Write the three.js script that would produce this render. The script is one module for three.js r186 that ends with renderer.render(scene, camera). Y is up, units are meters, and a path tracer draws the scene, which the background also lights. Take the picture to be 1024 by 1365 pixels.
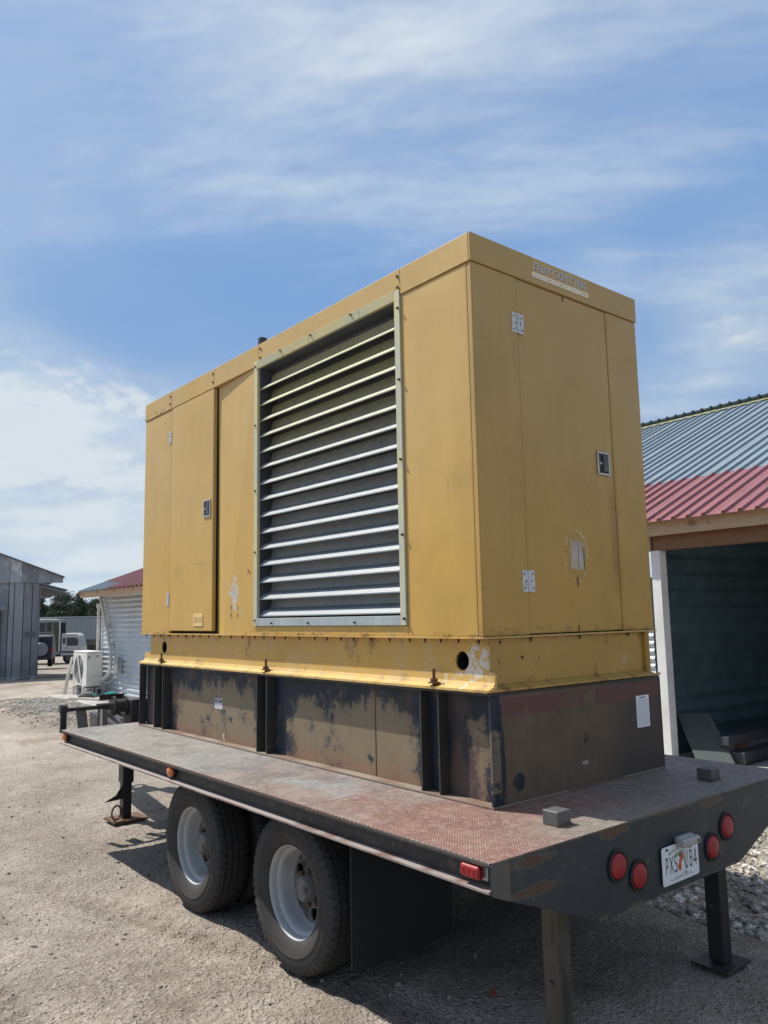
import * as THREE from 'three';
import { mergeGeometries, toCreasedNormals } from 'three/addons/utils/BufferGeometryUtils.js';
import { RoundedBoxGeometry } from 'three/addons/geometries/RoundedBoxGeometry.js';
import { ConvexGeometry } from 'three/addons/geometries/ConvexGeometry.js';

// ---------------------------------------------------------------- camera, sky, sun, exposure
const scene = new THREE.Scene();
const camera = new THREE.PerspectiveCamera(66.07, 768 / 1024, 0.05, 3000);
camera.position.set(-2.7856, 1.819, 2.6603);
camera.rotation.set(0.1312, -0.6874, -0.0188, 'YXZ');
const renderer = new THREE.WebGLRenderer({ antialias: true });
renderer.toneMapping = THREE.LinearToneMapping;
renderer.toneMappingExposure = 1.16;
renderer.shadowMap.enabled = true;
const sunDir = new THREE.Vector3(-0.28, 1, -0.62).normalize();
const sun = new THREE.DirectionalLight(new THREE.Color(1, 0.945, 0.86), 5.0);
sun.position.copy(sunDir).multiplyScalar(40); sun.castShadow = true;
sun.shadow.camera.left = -30; sun.shadow.camera.right = 30; sun.shadow.camera.top = 30; sun.shadow.camera.bottom = -30; sun.shadow.camera.far = 120;
sun.shadow.mapSize.set(4096, 4096);
scene.add(sun); scene.add(sun.target);

// ---------------------------------------------------------------- noise
function hash(x, y, s) { let h = Math.imul(x | 0, 374761393) ^ Math.imul(y | 0, 668265263) ^ Math.imul(s | 0, 1274126177); h = Math.imul(h ^ (h >>> 13), 1274126177); h ^= h >>> 16; return (h >>> 0) / 4294967296; }
const TAB = new Float32Array(65536); for (let i = 0; i < 65536; i++) TAB[i] = hash(i, 7, 3);
function vn(x, y, s = 0, p = 0) {
  let ix = Math.floor(x), iy = Math.floor(y); const fx = x - ix, fy = y - iy;
  const u = fx * fx * (3 - 2 * fx), v = fy * fy * (3 - 2 * fy);
  let jx = ix + 1, jy = iy + 1; const o = s * 7919;
  if (p) { ix = ((ix % p) + p) % p; iy = ((iy % p) + p) % p; jx = ((jx % p) + p) % p; jy = ((jy % p) + p) % p; }
  ix &= 255; jx &= 255; iy = (iy & 255) << 8; jy = (jy & 255) << 8;
  const a = TAB[((ix | iy) + o) & 65535], b = TAB[((jx | iy) + o) & 65535], c = TAB[((ix | jy) + o) & 65535], d = TAB[((jx | jy) + o) & 65535];
  return a + (b - a) * u + (c - a) * v + (a - b - c + d) * u * v;
}
function fbm(x, y, oct = 4, s = 0, p = 0) { let a = 0.5, r = 0, n = 0; for (let i = 0; i < oct; i++) { r += a * vn(x, y, s + i * 17, p); n += a; a *= 0.5; x *= 2; y *= 2; p *= 2; } return r / n; }
function fbr(x, y, oct = 6, s = 0, p = 0) { let a = 1, r = 0, n = 0; for (let i = 0; i < oct; i++) { r += a * vn(x, y, s + i * 17, p); n += a; a *= 0.72; x *= 2; y *= 2; p *= 2; } return clamp(0.5 + (r / n - 0.5) * 1.35); }
const clamp = (x, a = 0, b = 1) => Math.min(b, Math.max(a, x));
const ss = (a, b, x) => { const t = clamp((x - a) / (b - a)); return t * t * (3 - 2 * t); };
const mix = (a, b, t) => a + (b - a) * t;
const mix3 = (a, b, t) => [mix(a[0], b[0], t), mix(a[1], b[1], t), mix(a[2], b[2], t)];
const mul3 = (a, k) => [a[0] * k, a[1] * k, a[2] * k];
function rng(seed) { let s = seed >>> 0; return () => { s = (s + 0x6d2b79f5) >>> 0; let t = Math.imul(s ^ (s >>> 15), 1 | s); t = (t + Math.imul(t ^ (t >>> 7), 61 | t)) ^ t; return ((t ^ (t >>> 14)) >>> 0) / 4294967296; }; }

// ---------------------------------------------------------------- sky: clear blue with haze at the horizon and thin high cloud
{
  const CA = Math.cos(0.9), SA = Math.sin(0.9), OX = 3.3, OZ = 8.1;
  const W = 2048, H = 1024, data = new Float32Array(W * H * 4);
  for (let j = 0; j < H; j++) {
    const el = ((j + 0.5) / H - 0.5) * Math.PI, sy = Math.sin(el), cy = Math.cos(el);
    for (let i = 0; i < W; i++) {
      const az = ((i + 0.5) / W - 0.5) * 2 * Math.PI, dx = Math.cos(az) * cy, dz = Math.sin(az) * cy;
      let c;
      const e = Math.max(0, sy);
      const haze = Math.exp(-e * 7.0);
      c = mix3([0.082, 0.240, 0.545], [0.50, 0.645, 0.74], haze);
      c = mix3(c, [0.046, 0.140, 0.40], ss(0.40, 0.95, e));
      const cosS = dx * sunDir.x + sy * sunDir.y + dz * sunDir.z;
      const glow = Math.pow(clamp(cosS), 8) * 0.35 + Math.pow(clamp(cosS), 60) * 0.8, phase = 0.70 + 0.30 * ss(-0.7, 0.55, cosS);
      c = [c[0] + glow * 0.9, c[1] + glow * 0.92, c[2] + glow * 0.85];
      if (sy > 0.0) {
        // two layers of thin high cloud: long combed streaks and a soft broken veil
        const k = 1 / (sy + 0.16), px = dx * k, pz = dz * k;
        const w1 = fbm(px * 0.6 + 3, pz * 0.6, 3, 5) - 0.5, w2 = fbm(px * 0.6, pz * 0.6 + 7, 3, 9) - 0.5;
        const wx = px + 0.6 * w1, wz = pz + 0.6 * w2;
        const a = wx * CA + wz * SA, b = -wx * SA + wz * CA;
        const soft = fbm(wx * 0.75 + OX, wz * 0.75 + OZ, 4, 41);
        const st = fbr(a * 0.9 + 4.1, b * 2.4 + 1.7, 7, 21), fine = fbr(a * 2.2 + 9.1, b * 5.5 + 3.2, 7, 33);
        const body = soft * 0.62 + st * 0.38;
        let f = 0.54 * ss(0.42, 0.76, body + 0.20 * (fine - 0.5)) + 0.34 * ss(0.30, 0.66, soft) * (0.8 + 0.4 * fine);
        const puffs = fbr(wx * 2.6 + 5.5, wz * 2.6 + 8.1, 7, 55);
        f += 0.7 * ss(0.55, 0.80, puffs) * ss(0.46, 0.60, soft) * ss(0.50, 0.25, sy);
        f += 0.42 * ss(0.38, 0.08, sy) * ss(0.25, 0.75, fbr(px * 0.8 + 2, pz * 0.8 + 6, 6, 61));
        f = clamp(f * (1 - 0.35 * ss(0.30, 0.60, sy)) + 0.14 + 0.50 * ss(0.38, 0.68, sy) * ss(0.22, 0.72, 0.6 * st + 0.4 * soft) , 0, 0.92);
        const br = 0.83 + 0.3 * glow + 0.10 * (fine - 0.5);
        c = mix3(c, [0.73 * br, 0.80 * br, 0.85 * br], f);
        c = mul3(c, phase);
      } else {
        c = mul3(mix3([0.50, 0.62, 0.72], [0.27, 0.24, 0.20], ss(0, -0.08, sy)), phase);
      }
      const o = (j * W + i) * 4; data[o] = c[0]; data[o + 1] = c[1]; data[o + 2] = c[2]; data[o + 3] = 1;
    }
  }
  const t = new THREE.DataTexture(data, W, H, THREE.RGBAFormat, THREE.FloatType);
  t.mapping = THREE.EquirectangularReflectionMapping; t.magFilter = THREE.LinearFilter; t.minFilter = THREE.LinearFilter; t.wrapS = THREE.RepeatWrapping; t.needsUpdate = true;
  scene.background = t; scene.environment = t;
}

// ---------------------------------------------------------------- helpers: things, parts, geometry
const used = new Map(), origin = new Map();
function numbered(name) { const n = used.get(name) ?? 0; used.set(name, n + 1); return n ? name + '_' + String(n).padStart(3, '0') : name; }
// a thing's Group stands at its base; geometry handed to part() is in world metres unless local is true
function thing(name, label, category, pos, { group, turn = 0, local = false } = {}) {
  const o = new THREE.Group(); o.name = numbered(name); o.position.set(...pos); o.rotation.y = turn;
  o.userData = { label, category }; if (group) o.userData.group = group;
  origin.set(o, local ? new THREE.Vector3() : o.position.clone()); scene.add(o); return o;
}
function tag(o, label, category, group) { o.userData.label = label; o.userData.category = category; if (group) o.userData.group = group; return o; }
function shadow(m) { m.castShadow = true; m.receiveShadow = true; return m; }
function uvMetres(g, axis) {
  if (g.index) g = g.toNonIndexed();
  const p = g.attributes.position, n = g.attributes.normal, uv = new Float32Array(p.count * 2);
  for (let i = 0; i < p.count; i += 3) {
    let nx = 0, ny = 0, nz = 0; for (let k = 0; k < 3; k++) { nx += n.getX(i + k); ny += n.getY(i + k); nz += n.getZ(i + k); }
    nx = Math.abs(nx); ny = Math.abs(ny); nz = Math.abs(nz);
    for (let k = 0; k < 3; k++) {
      const x = p.getX(i + k), y = p.getY(i + k), z = p.getZ(i + k);
      const [u, v] = axis === 'x' ? [z, y] : axis === 'z' ? [x, y] : nx >= ny && nx >= nz ? [z, y] : nz >= ny ? [x, y] : [x, z];
      uv[(i + k) * 2] = u; uv[(i + k) * 2 + 1] = v;
    }
  }
  g.setAttribute('uv', new THREE.BufferAttribute(uv, 2)); return g;
}
function flip(g) { if (g.index) g = g.toNonIndexed(); for (const k of Object.keys(g.attributes)) { const t = g.attributes[k]; for (let i = 0; i < t.count; i += 3) for (let q = 0; q < t.itemSize; q++) { const v = t.getComponent(i + 1, q); t.setComponent(i + 1, q, t.getComponent(i + 2, q)); t.setComponent(i + 2, q, v); } } return g; }
function strip(g) { for (const k of Object.keys(g.attributes)) if (!['position', 'normal', 'uv', 'color'].includes(k)) g.deleteAttribute(k); g.clearGroups(); return g; }
function part(name, geoms, mat, parent, { keepUV = false, axis = mat.userData.axis } = {}) {
  let list = (Array.isArray(geoms) ? geoms : [geoms]).map((g) => strip(keepUV ? (g.index ? g.toNonIndexed() : g) : uvMetres(g, axis)));
  const g = list.length > 1 ? mergeGeometries(list) : list[0];
  const o = origin.get(parent) ?? new THREE.Vector3();
  g.translate(-o.x, -o.y, -o.z);
  const m = shadow(new THREE.Mesh(g, mat)); m.name = parent === scene ? numbered(name) : name;
  parent.add(m); origin.set(m, o); return m;
}
function structure(name, geoms, mat, opts) { const m = part(name, geoms, mat, scene, opts); m.userData.kind = 'structure'; return m; }
function box(x0, x1, y0, y1, z0, z1) { const g = new THREE.BoxGeometry(Math.abs(x1 - x0), Math.abs(y1 - y0), Math.abs(z1 - z0)); g.translate((x0 + x1) / 2, (y0 + y1) / 2, (z0 + z1) / 2); return g; }
function rbox(x0, x1, y0, y1, z0, z1, r = 0.004, seg = 1) { const g = new RoundedBoxGeometry(Math.abs(x1 - x0), Math.abs(y1 - y0), Math.abs(z1 - z0), seg, r); g.translate((x0 + x1) / 2, (y0 + y1) / 2, (z0 + z1) / 2); return g; }
function shapeOf(pts) { const s = new THREE.Shape(); pts.forEach(([a, b], i) => (i ? s.lineTo(a, b) : s.moveTo(a, b))); s.closePath(); return s; }
function circleHole(s, x, y, r) { const h = new THREE.Path(); h.absarc(x, y, r, 0, Math.PI * 2, true); s.holes.push(h); return s; }
// outline in (x, y), drawn out along z
function alongZ(pts, z0, z1) { const g = new THREE.ExtrudeGeometry(pts instanceof THREE.Shape ? pts : shapeOf(pts), { depth: z1 - z0, bevelEnabled: false, curveSegments: 24 }); g.translate(0, 0, z0); return g; }
// outline in (z, y), drawn out along x
function alongX(pts, x0, x1) { const g = new THREE.ExtrudeGeometry(pts instanceof THREE.Shape ? pts : shapeOf(pts), { depth: x1 - x0, bevelEnabled: false, curveSegments: 24 }); g.rotateY(-Math.PI / 2); g.scale(1, 1, 1); g.translate(x1, 0, 0); return g; }
function cyl(r0, r1, h, axis, x, y, z, seg = 24, open = false) { const g = new THREE.CylinderGeometry(r0, r1, h, seg, 1, open); if (axis === 'x') g.rotateZ(-Math.PI / 2); if (axis === 'z') g.rotateX(Math.PI / 2); g.translate(x, y, z); return g; }
function tube(pts, r, seg = 32, rad = 8) { return new THREE.TubeGeometry(new THREE.CatmullRomCurve3(pts.map((p) => new THREE.Vector3(...p)), false, 'catmullrom', 0.3), seg, r, rad, false); }
function hexa(pts) { return new ConvexGeometry(pts.map((p) => new THREE.Vector3(...p))); }
function bar(a, b, w, h) { const A = new THREE.Vector3(...a), B = new THREE.Vector3(...b), d = B.clone().sub(A), L = d.length(); const g = new THREE.BoxGeometry(w, h, L); const m = new THREE.Matrix4().lookAt(B, A, new THREE.Vector3(0, 1, 0.001)); g.applyMatrix4(m); g.translate((A.x + B.x) / 2, (A.y + B.y) / 2, (A.z + B.z) / 2); return g; }

// ---------------------------------------------------------------- textures
const S8 = new Uint8Array(4097); for (let i = 0; i <= 4096; i++) { const v = i / 4096; S8[i] = Math.round(255 * (v <= 0.0031308 ? v * 12.92 : 1.055 * Math.pow(v, 1 / 2.4) - 0.055)); }
function tex(W, H, fn, { srgb = true, x0 = 0, y0 = 0, w = 1, h = 1, repeat = false } = {}) {
  const d = new Uint8Array(W * H * 4);
  for (let j = 0; j < H; j++) for (let i = 0; i < W; i++) {
    const c = fn(x0 + ((i + 0.5) / W) * w, y0 + ((j + 0.5) / H) * h), o = (j * W + i) * 4;
    for (let k = 0; k < 3; k++) { const v = typeof c === 'number' ? c : c[k]; d[o + k] = srgb ? S8[Math.round(clamp(v) * 4096)] : Math.round(clamp(v) * 255); }
    d[o + 3] = 255;
  }
  const t = new THREE.DataTexture(d, W, H, THREE.RGBAFormat); if (srgb) t.colorSpace = THREE.SRGBColorSpace;
  t.magFilter = THREE.LinearFilter; t.minFilter = THREE.LinearMipmapLinearFilter; t.generateMipmaps = true;
  t.wrapS = t.wrapT = repeat ? THREE.RepeatWrapping : THREE.ClampToEdgeWrapping;
  t.repeat.set(1 / w, 1 / h); t.offset.set(-x0 / w, -y0 / h); t.needsUpdate = true; return t;
}
const lin = (r, g, b) => new THREE.Color().setRGB(r, g, b);
const std = (c, roughness = 0.8, metalness = 0, extra = {}) => new THREE.MeshStandardMaterial({ color: Array.isArray(c) ? lin(...c) : c, roughness, metalness, ...extra });
// metre-tiled grey noise that breaks up plain surfaces (colour multiplier) and roughness
const mottle = tex(512, 512, (x, y) => { const a = fbm(x * 4, y * 4, 6, 3, 4), b = vn(x * 220, y * 220, 8, 220); const v = 0.74 + 0.36 * a + 0.07 * (b - 0.5); return [v, v, v]; }, { repeat: true });
const grime = tex(512, 512, (x, y) => { const a = fbm(x * 5, y * 5, 6, 13, 5), s = fbm(x * 24, y * 3, 3, 17, 24); const v = 0.55 + 0.5 * a + 0.18 * (s - 0.5); return [v, v * 0.985, v * 0.96]; }, { repeat: true });
const roughTex = tex(512, 512, (x, y) => { const a = fbm(x * 6, y * 6, 5, 23, 6); return [0, 0.55 + 0.5 * a, 0]; }, { srgb: false, repeat: true });
const fineBump = tex(512, 512, (x, y) => fbm(x * 16, y * 16, 5, 31, 16), { srgb: false, repeat: true });
const worn = (c, roughness = 0.8, metalness = 0, extra = {}) => std(c, roughness, metalness, { map: grime, roughnessMap: roughTex, ...extra });
const soft = (c, roughness = 0.8, metalness = 0, extra = {}) => std(c, roughness, metalness, { map: mottle, ...extra });

// yellow paint, chalked towards the top; worn spots sit where the photograph has them
const RUST = [0.16, 0.062, 0.022], BAREWHITE = [0.60, 0.58, 0.52];
function yellow(u, y, seed) {
  const n = fbm(u * 1.3 + seed, y * 1.1, 5, 71), st = fbm(u * 26 + seed, y * 1.2, 4, 75), f = vn(u * 190, y * 190, 77);
  let c = mix3([0.585, 0.362, 0.082], [0.545, 0.372, 0.140], clamp(ss(1.7, 3.4, y) * 0.8 + (n - 0.5) * 0.7));
  const k = 0.97 + 0.10 * (n - 0.5) + 0.05 * (st - 0.5) + 0.05 * (f - 0.5) + 0.09 * (fbr(u * 5, y * 5, 6, 79) - 0.5) - 0.05 * ss(0.62, 0.85, fbr(u * 14 + seed, y * 0.9, 5, 83)) * ss(0.35, 0.6, n);
  return mul3(c, k);
}
const sideTex = tex(2048, 1152, (z, y) => {
  let c = yellow(z, y, 3.1);
  const n1 = fbr(z * 26, y * 26, 5, 91), n2 = fbr(z * 9, y * 9, 5, 95);
  // scraped label left of the louvre
  { const e = Math.hypot((z + 2.45) / 0.10, (y - 2.00) / 0.15); const m = ss(1.2, 0.1, e) * 0.66 + (n1 - 0.5) * 1.15 + 0.06; if (e < 1.5) c = mix3(c, mix3(BAREWHITE, [0.42, 0.38, 0.33], n2), ss(0.36, 0.50, m)); }
  for (const [a, b] of [[-2.50, 1.90], [-2.405, 1.895], [-2.50, 1.845], [-2.405, 1.84], [-2.26, 2.155], [-2.235, 2.14]]) { const e = Math.hypot(z - a, (y - b) * 0.8); c = mix3(c, [0.05, 0.025, 0.015], ss(0.012, 0.006, e)); c = mix3(c, [0.22, 0.12, 0.05], ss(0.010, 0, Math.abs(z - a)) * ss(0.06, 0, b - y) * (y < b ? 0.55 : 0)); }
  // scribbled marks at the far top corner
  if (z < -3.62 && y > 3.60 && y < 3.70) { const m = fbm(z * 60, y * 60, 3, 99); c = mix3(c, [0.09, 0.05, 0.03], ss(0.60, 0.68, m) * ss(0.045, 0.01, Math.abs(y - 3.635 - (z + 3.9) * 0.02))); }
  // dirt smudges on the door's lower part
  { const m = fbm(z * 3.2 + 5, y * 3.2, 5, 103); c = mul3(c, 1 - 0.10 * ss(0.50, 0.80, m) * ss(3.2, 2.2, y)); }
  { const m = ss(0.008, 0.002, Math.abs(y - 2.27 - 0.03 * Math.sin(z * 9))) * ss(-3.2, -3.05, z) * ss(-2.82, -2.95, z); c = mul3(c, 1 - 0.3 * m * n2); }
  if (y < 1.72) {       // base frame: rust, drips and bare patches
    const r = ss(0.60, 0.84, fbr(z * 13, y * 9, 7, 107) + 0.10 * ss(1.53, 1.47, y) + 0.12 * ss(1.66, 1.70, y) - 0.03);
    c = mix3(c, RUST, r * 0.7); c = mix3(c, [0.66, 0.50, 0.22], 0.5 * ss(1.545, 1.47, y) * (0.4 + 0.8 * n2));
    const e1 = Math.hypot((z + 0.02) / 0.06, (y - 1.57) / 0.12), e2 = Math.hypot((z + 0.10) / 0.13, (y - 1.56) / 0.12), e3 = Math.hypot((z + 0.20) / 0.25, (y - 1.51) / 0.06);
    c = mix3(c, BAREWHITE, ss(0.46, 0.58, ss(1.3, 0.1, Math.min(e1, e2)) * 0.55 + (n1 - 0.5) * 1.1 + 0.05));
    c = mix3(c, BAREWHITE, 0.7 * ss(0.46, 0.60, ss(1.3, 0.2, e3) * 0.42 + (n1 - 0.5) * 1.2));
    c = mix3(c, RUST, 0.9 * ss(0.45, 0.6, ss(0.12, 0, Math.abs(z + 0.03)) * ss(1.62, 1.70, y) * 0.55 + (n1 - 0.5) * 0.9));
    c = mix3(c, [0.5, 0.37, 0.2], 0.35 * ss(0.5, 0.7, n2));
  } else if (y < 1.76) c = mix3(c, RUST, 0.45 * ss(0.55, 0.75, n1) * ss(1.75, 1.715, y));
  return c;
}, { x0: -4.2, y0: 1.4, w: 4.3, h: 2.4 });
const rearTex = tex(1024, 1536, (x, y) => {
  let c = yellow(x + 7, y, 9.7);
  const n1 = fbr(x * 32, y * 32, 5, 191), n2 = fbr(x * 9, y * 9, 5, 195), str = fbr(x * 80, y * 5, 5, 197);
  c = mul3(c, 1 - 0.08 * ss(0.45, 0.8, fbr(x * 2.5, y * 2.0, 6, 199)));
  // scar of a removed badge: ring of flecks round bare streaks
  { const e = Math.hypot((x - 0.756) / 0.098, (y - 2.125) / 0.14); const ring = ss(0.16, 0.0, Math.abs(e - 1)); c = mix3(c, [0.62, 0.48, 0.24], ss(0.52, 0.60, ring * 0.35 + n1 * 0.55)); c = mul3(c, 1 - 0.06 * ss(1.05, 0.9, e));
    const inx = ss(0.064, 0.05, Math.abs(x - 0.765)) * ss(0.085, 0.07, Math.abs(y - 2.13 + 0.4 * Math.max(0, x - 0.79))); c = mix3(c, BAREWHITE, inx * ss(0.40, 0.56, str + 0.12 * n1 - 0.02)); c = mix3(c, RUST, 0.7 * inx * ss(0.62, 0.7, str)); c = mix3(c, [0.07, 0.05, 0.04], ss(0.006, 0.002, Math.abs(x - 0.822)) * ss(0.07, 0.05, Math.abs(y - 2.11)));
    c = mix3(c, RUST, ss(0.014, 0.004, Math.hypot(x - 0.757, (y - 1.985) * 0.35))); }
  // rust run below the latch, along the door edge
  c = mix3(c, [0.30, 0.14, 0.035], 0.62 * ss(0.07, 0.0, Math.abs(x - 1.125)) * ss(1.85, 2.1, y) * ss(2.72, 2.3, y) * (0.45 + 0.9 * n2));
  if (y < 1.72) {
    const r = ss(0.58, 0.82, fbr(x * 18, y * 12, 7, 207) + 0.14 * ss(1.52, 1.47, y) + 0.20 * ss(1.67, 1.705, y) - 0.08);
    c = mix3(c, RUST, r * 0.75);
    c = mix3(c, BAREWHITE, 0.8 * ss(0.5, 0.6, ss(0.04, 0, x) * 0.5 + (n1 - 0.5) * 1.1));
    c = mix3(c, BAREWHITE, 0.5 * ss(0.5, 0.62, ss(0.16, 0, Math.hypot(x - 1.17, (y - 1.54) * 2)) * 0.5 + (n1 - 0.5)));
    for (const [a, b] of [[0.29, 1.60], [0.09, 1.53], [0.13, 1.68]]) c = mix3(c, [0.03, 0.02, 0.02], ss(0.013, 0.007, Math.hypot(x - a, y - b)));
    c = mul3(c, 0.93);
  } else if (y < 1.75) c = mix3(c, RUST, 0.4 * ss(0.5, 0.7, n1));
  return mul3(c, 0.82);  // same paint as the side, darkened all over: rear face shade in the colour
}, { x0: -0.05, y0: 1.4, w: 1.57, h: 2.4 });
const M = {};
M.yellowSide = std([1, 1, 1], 0.62, 0, { map: sideTex, roughnessMap: roughTex, bumpMap: fineBump, bumpScale: 0.0004 });
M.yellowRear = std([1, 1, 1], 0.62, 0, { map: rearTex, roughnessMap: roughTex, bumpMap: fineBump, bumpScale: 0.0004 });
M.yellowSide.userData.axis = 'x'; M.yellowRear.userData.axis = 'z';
M.yellow = soft([0.62, 0.42, 0.12], 0.65);
M.dark = soft([0.012, 0.012, 0.013], 0.9);
M.black = worn([0.03, 0.031, 0.034], 0.6);
M.steel = worn([0.10, 0.10, 0.105], 0.55, 0.3);
M.zinc = worn([0.62, 0.63, 0.64], 0.45, 0.55);
M.rusty = worn([0.14, 0.07, 0.035], 0.9);
M.screw = soft([0.06, 0.04, 0.03], 0.7, 0.3);

// ---------------------------------------------------------------- ground
const GR = rng(5);
function far(x, z) { const d = (x + 2.8) * 0.45 - (z - 2.7) * 0.89; return d < 27 ? 0 : -0.0375 * Math.min(d - 27, 34); }
// worn wheel tracks that pass left of the trailer
function ruts(x, z) { let v = 0; for (const [x0, k, w] of [[-1.55, 0.10, 0.16], [-3.2, 0.10, 0.16], [-2.3, -0.22, 0.14], [-0.9, -0.22, 0.14]]) { const q = x - x0 + k * (z + 3) + 0.10 * Math.sin(z * 0.7 + x0); v = Math.max(v, ss(w, w * 0.35, Math.abs(q))); } return v * ss(0.28, 0.55, fbm(x * 1.1, z * 0.5, 3, 243)); }
function groundY(x, z) {
  const r = Math.hypot(x + 2.8, z - 2.7);
  let y = far(x, z);
  const q = ss(60, 18, r);
  y += q * (0.05 * (fbm(x * 0.35, z * 0.35, 3, 201) - 0.5) + 0.030 * (fbm(x * 1.6, z * 1.6, 3, 205) - 0.5) + 0.022 * (fbr(x * 6, z * 6, 4, 209) - 0.5));
  y -= 0.012 + q * ruts(x, z) * (0.024 + 0.014 * Math.sin(z * 38 + x * 22));
  // low heap of gravel beside the slab, and broken stone right of the trailer
  y += 0.16 * ss(1.9, 0.3, Math.hypot((x - 2.35) / 0.9, (z + 14.6) / 2.2)) * (0.6 + 0.8 * fbm(x * 2, z * 2, 3, 213));
  y += 0.16 * ss(0.2, 1.5, x - 1.7 + 0.35 * (z + 0.2)) * ss(6.2, 3.4, x) * ss(2.6, 0.6, Math.abs(z + 0.6)) * (0.45 + fbm(x * 2.2, z * 2.2, 4, 217));
  return y;
}
{
  const N = 460, pos = new Float32Array((N + 1) * (N + 1) * 3), col = new Float32Array((N + 1) * (N + 1) * 3), uv = new Float32Array((N + 1) * (N + 1) * 2), idx = [];
  const k = 7.2, A = 900 / Math.sinh(k);
  for (let j = 0; j <= N; j++) for (let i = 0; i <= N; i++) {
    const x = -1.2 + A * Math.sinh(k * (2 * i / N - 1)), z = -1.0 + A * Math.sinh(k * (2 * j / N - 1)), o = j * (N + 1) + i;
    pos.set([x, groundY(x, z), z], o * 3); uv.set([x, z], o * 2);
    const a = fbr(x * 0.3 + 3, z * 0.3, 5, 221), b = fbr(x * 0.9, z * 0.9 + 5, 6, 225), c2 = fbr(x * 0.12, z * 0.12, 4, 229);
    let c = mix3([0.80, 0.765, 0.72], [1.12, 1.10, 1.075], ss(0.32, 0.68, a));
    c = mix3(c, [0.66, 0.575, 0.49], 0.75 * ss(0.52, 0.72, b)); c = mix3(c, [1.24, 1.20, 1.15], 0.6 * ss(0.56, 0.76, fbr(x * 1.7 + 9, z * 1.7, 6, 227)));
    const rut = Math.abs(ruts(x, z)); c = mix3(c, [0.70, 0.655, 0.60], 0.85 * rut);
    c = mix3(c, [0.78, 0.77, 0.77], 0.5 * ss(0.5, 0.7, c2));
    // darker patch of ground before the old barn
    c = mix3(c, [0.42, 0.38, 0.34], 0.85 * ss(1.3, 0.5, Math.hypot((x - 6.9) / 1.7, (z + 28.0) / 2.2) + 0.6 * (b - 0.5)));
    const rubble = ss(0.2, 1.2, x - 1.7 + 0.35 * (z + 0.2)) * ss(6.2, 3.4, x) * ss(3, 1, Math.abs(z + 0.6));
    c = mix3(c, [0.74, 0.72, 0.68], rubble);
    col.set(c, o * 3);
  }
  for (let j = 0; j < N; j++) for (let i = 0; i < N; i++) { const a = j * (N + 1) + i, b = a + 1, c = a + N + 1, d = c + 1; idx.push(a, c, b, b, c, d); }
  const g = new THREE.BufferGeometry(); g.setAttribute('position', new THREE.BufferAttribute(pos, 3)); g.setAttribute('color', new THREE.BufferAttribute(col, 3)); g.setAttribute('uv', new THREE.BufferAttribute(uv, 2)); g.setIndex(idx); g.computeVertexNormals();
  const P = 4;
  const dirt = (x, y, want) => {
    const a = fbr(x * 7, y * 7, 6, 231, 7), m = fbr(x * 40, y * 40, 5, 239, 40), f = fbr(x * 170, y * 170, 4, 235, 170), g2 = vn(x * 800, y * 800, 237, 800);
    const peb = ss(0.66, 0.80, vn(x * 330, y * 330, 241, 330)), grit = ss(0.62, 0.80, vn(x * 560, y * 560, 243, 560)), hole = ss(0.80, 0.90, vn(x * 300 + 0.5, y * 300, 245, 300)) * ss(0.45, 0.65, m);
    if (want) return 0.34 * m + 0.36 * f + 0.22 * peb + 0.14 * grit - 0.30 * hole;
    let c = mix3([0.200, 0.168, 0.137], [0.450, 0.408, 0.355], clamp(a * 0.85 + m * 0.50 + f * 0.30 - 0.36));
    c = mul3(c, 0.90 + 0.20 * (g2 - 0.5) + 0.08);
    c = mix3(c, [0.50, 0.465, 0.41], 0.6 * peb * ss(0.3, 0.7, f)); c = mix3(c, [0.16, 0.135, 0.11], 0.6 * grit * ss(0.6, 0.3, f)); c = mix3(c, [0.06, 0.048, 0.036], 0.8 * hole);
    return c;
  };
  const map = tex(2048, 2048, (x, y) => dirt(x / P, y / P), { w: P, h: P, repeat: true });
  const bump = tex(1024, 1024, (x, y) => dirt(x / P, y / P, true), { w: P, h: P, repeat: true, srgb: false });
  const m = new THREE.MeshStandardMaterial({ vertexColors: true, map, bumpMap: bump, bumpScale: 0.026, roughness: 0.97 });
  structure('ground', g, m, { keepUV: true });
}

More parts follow.
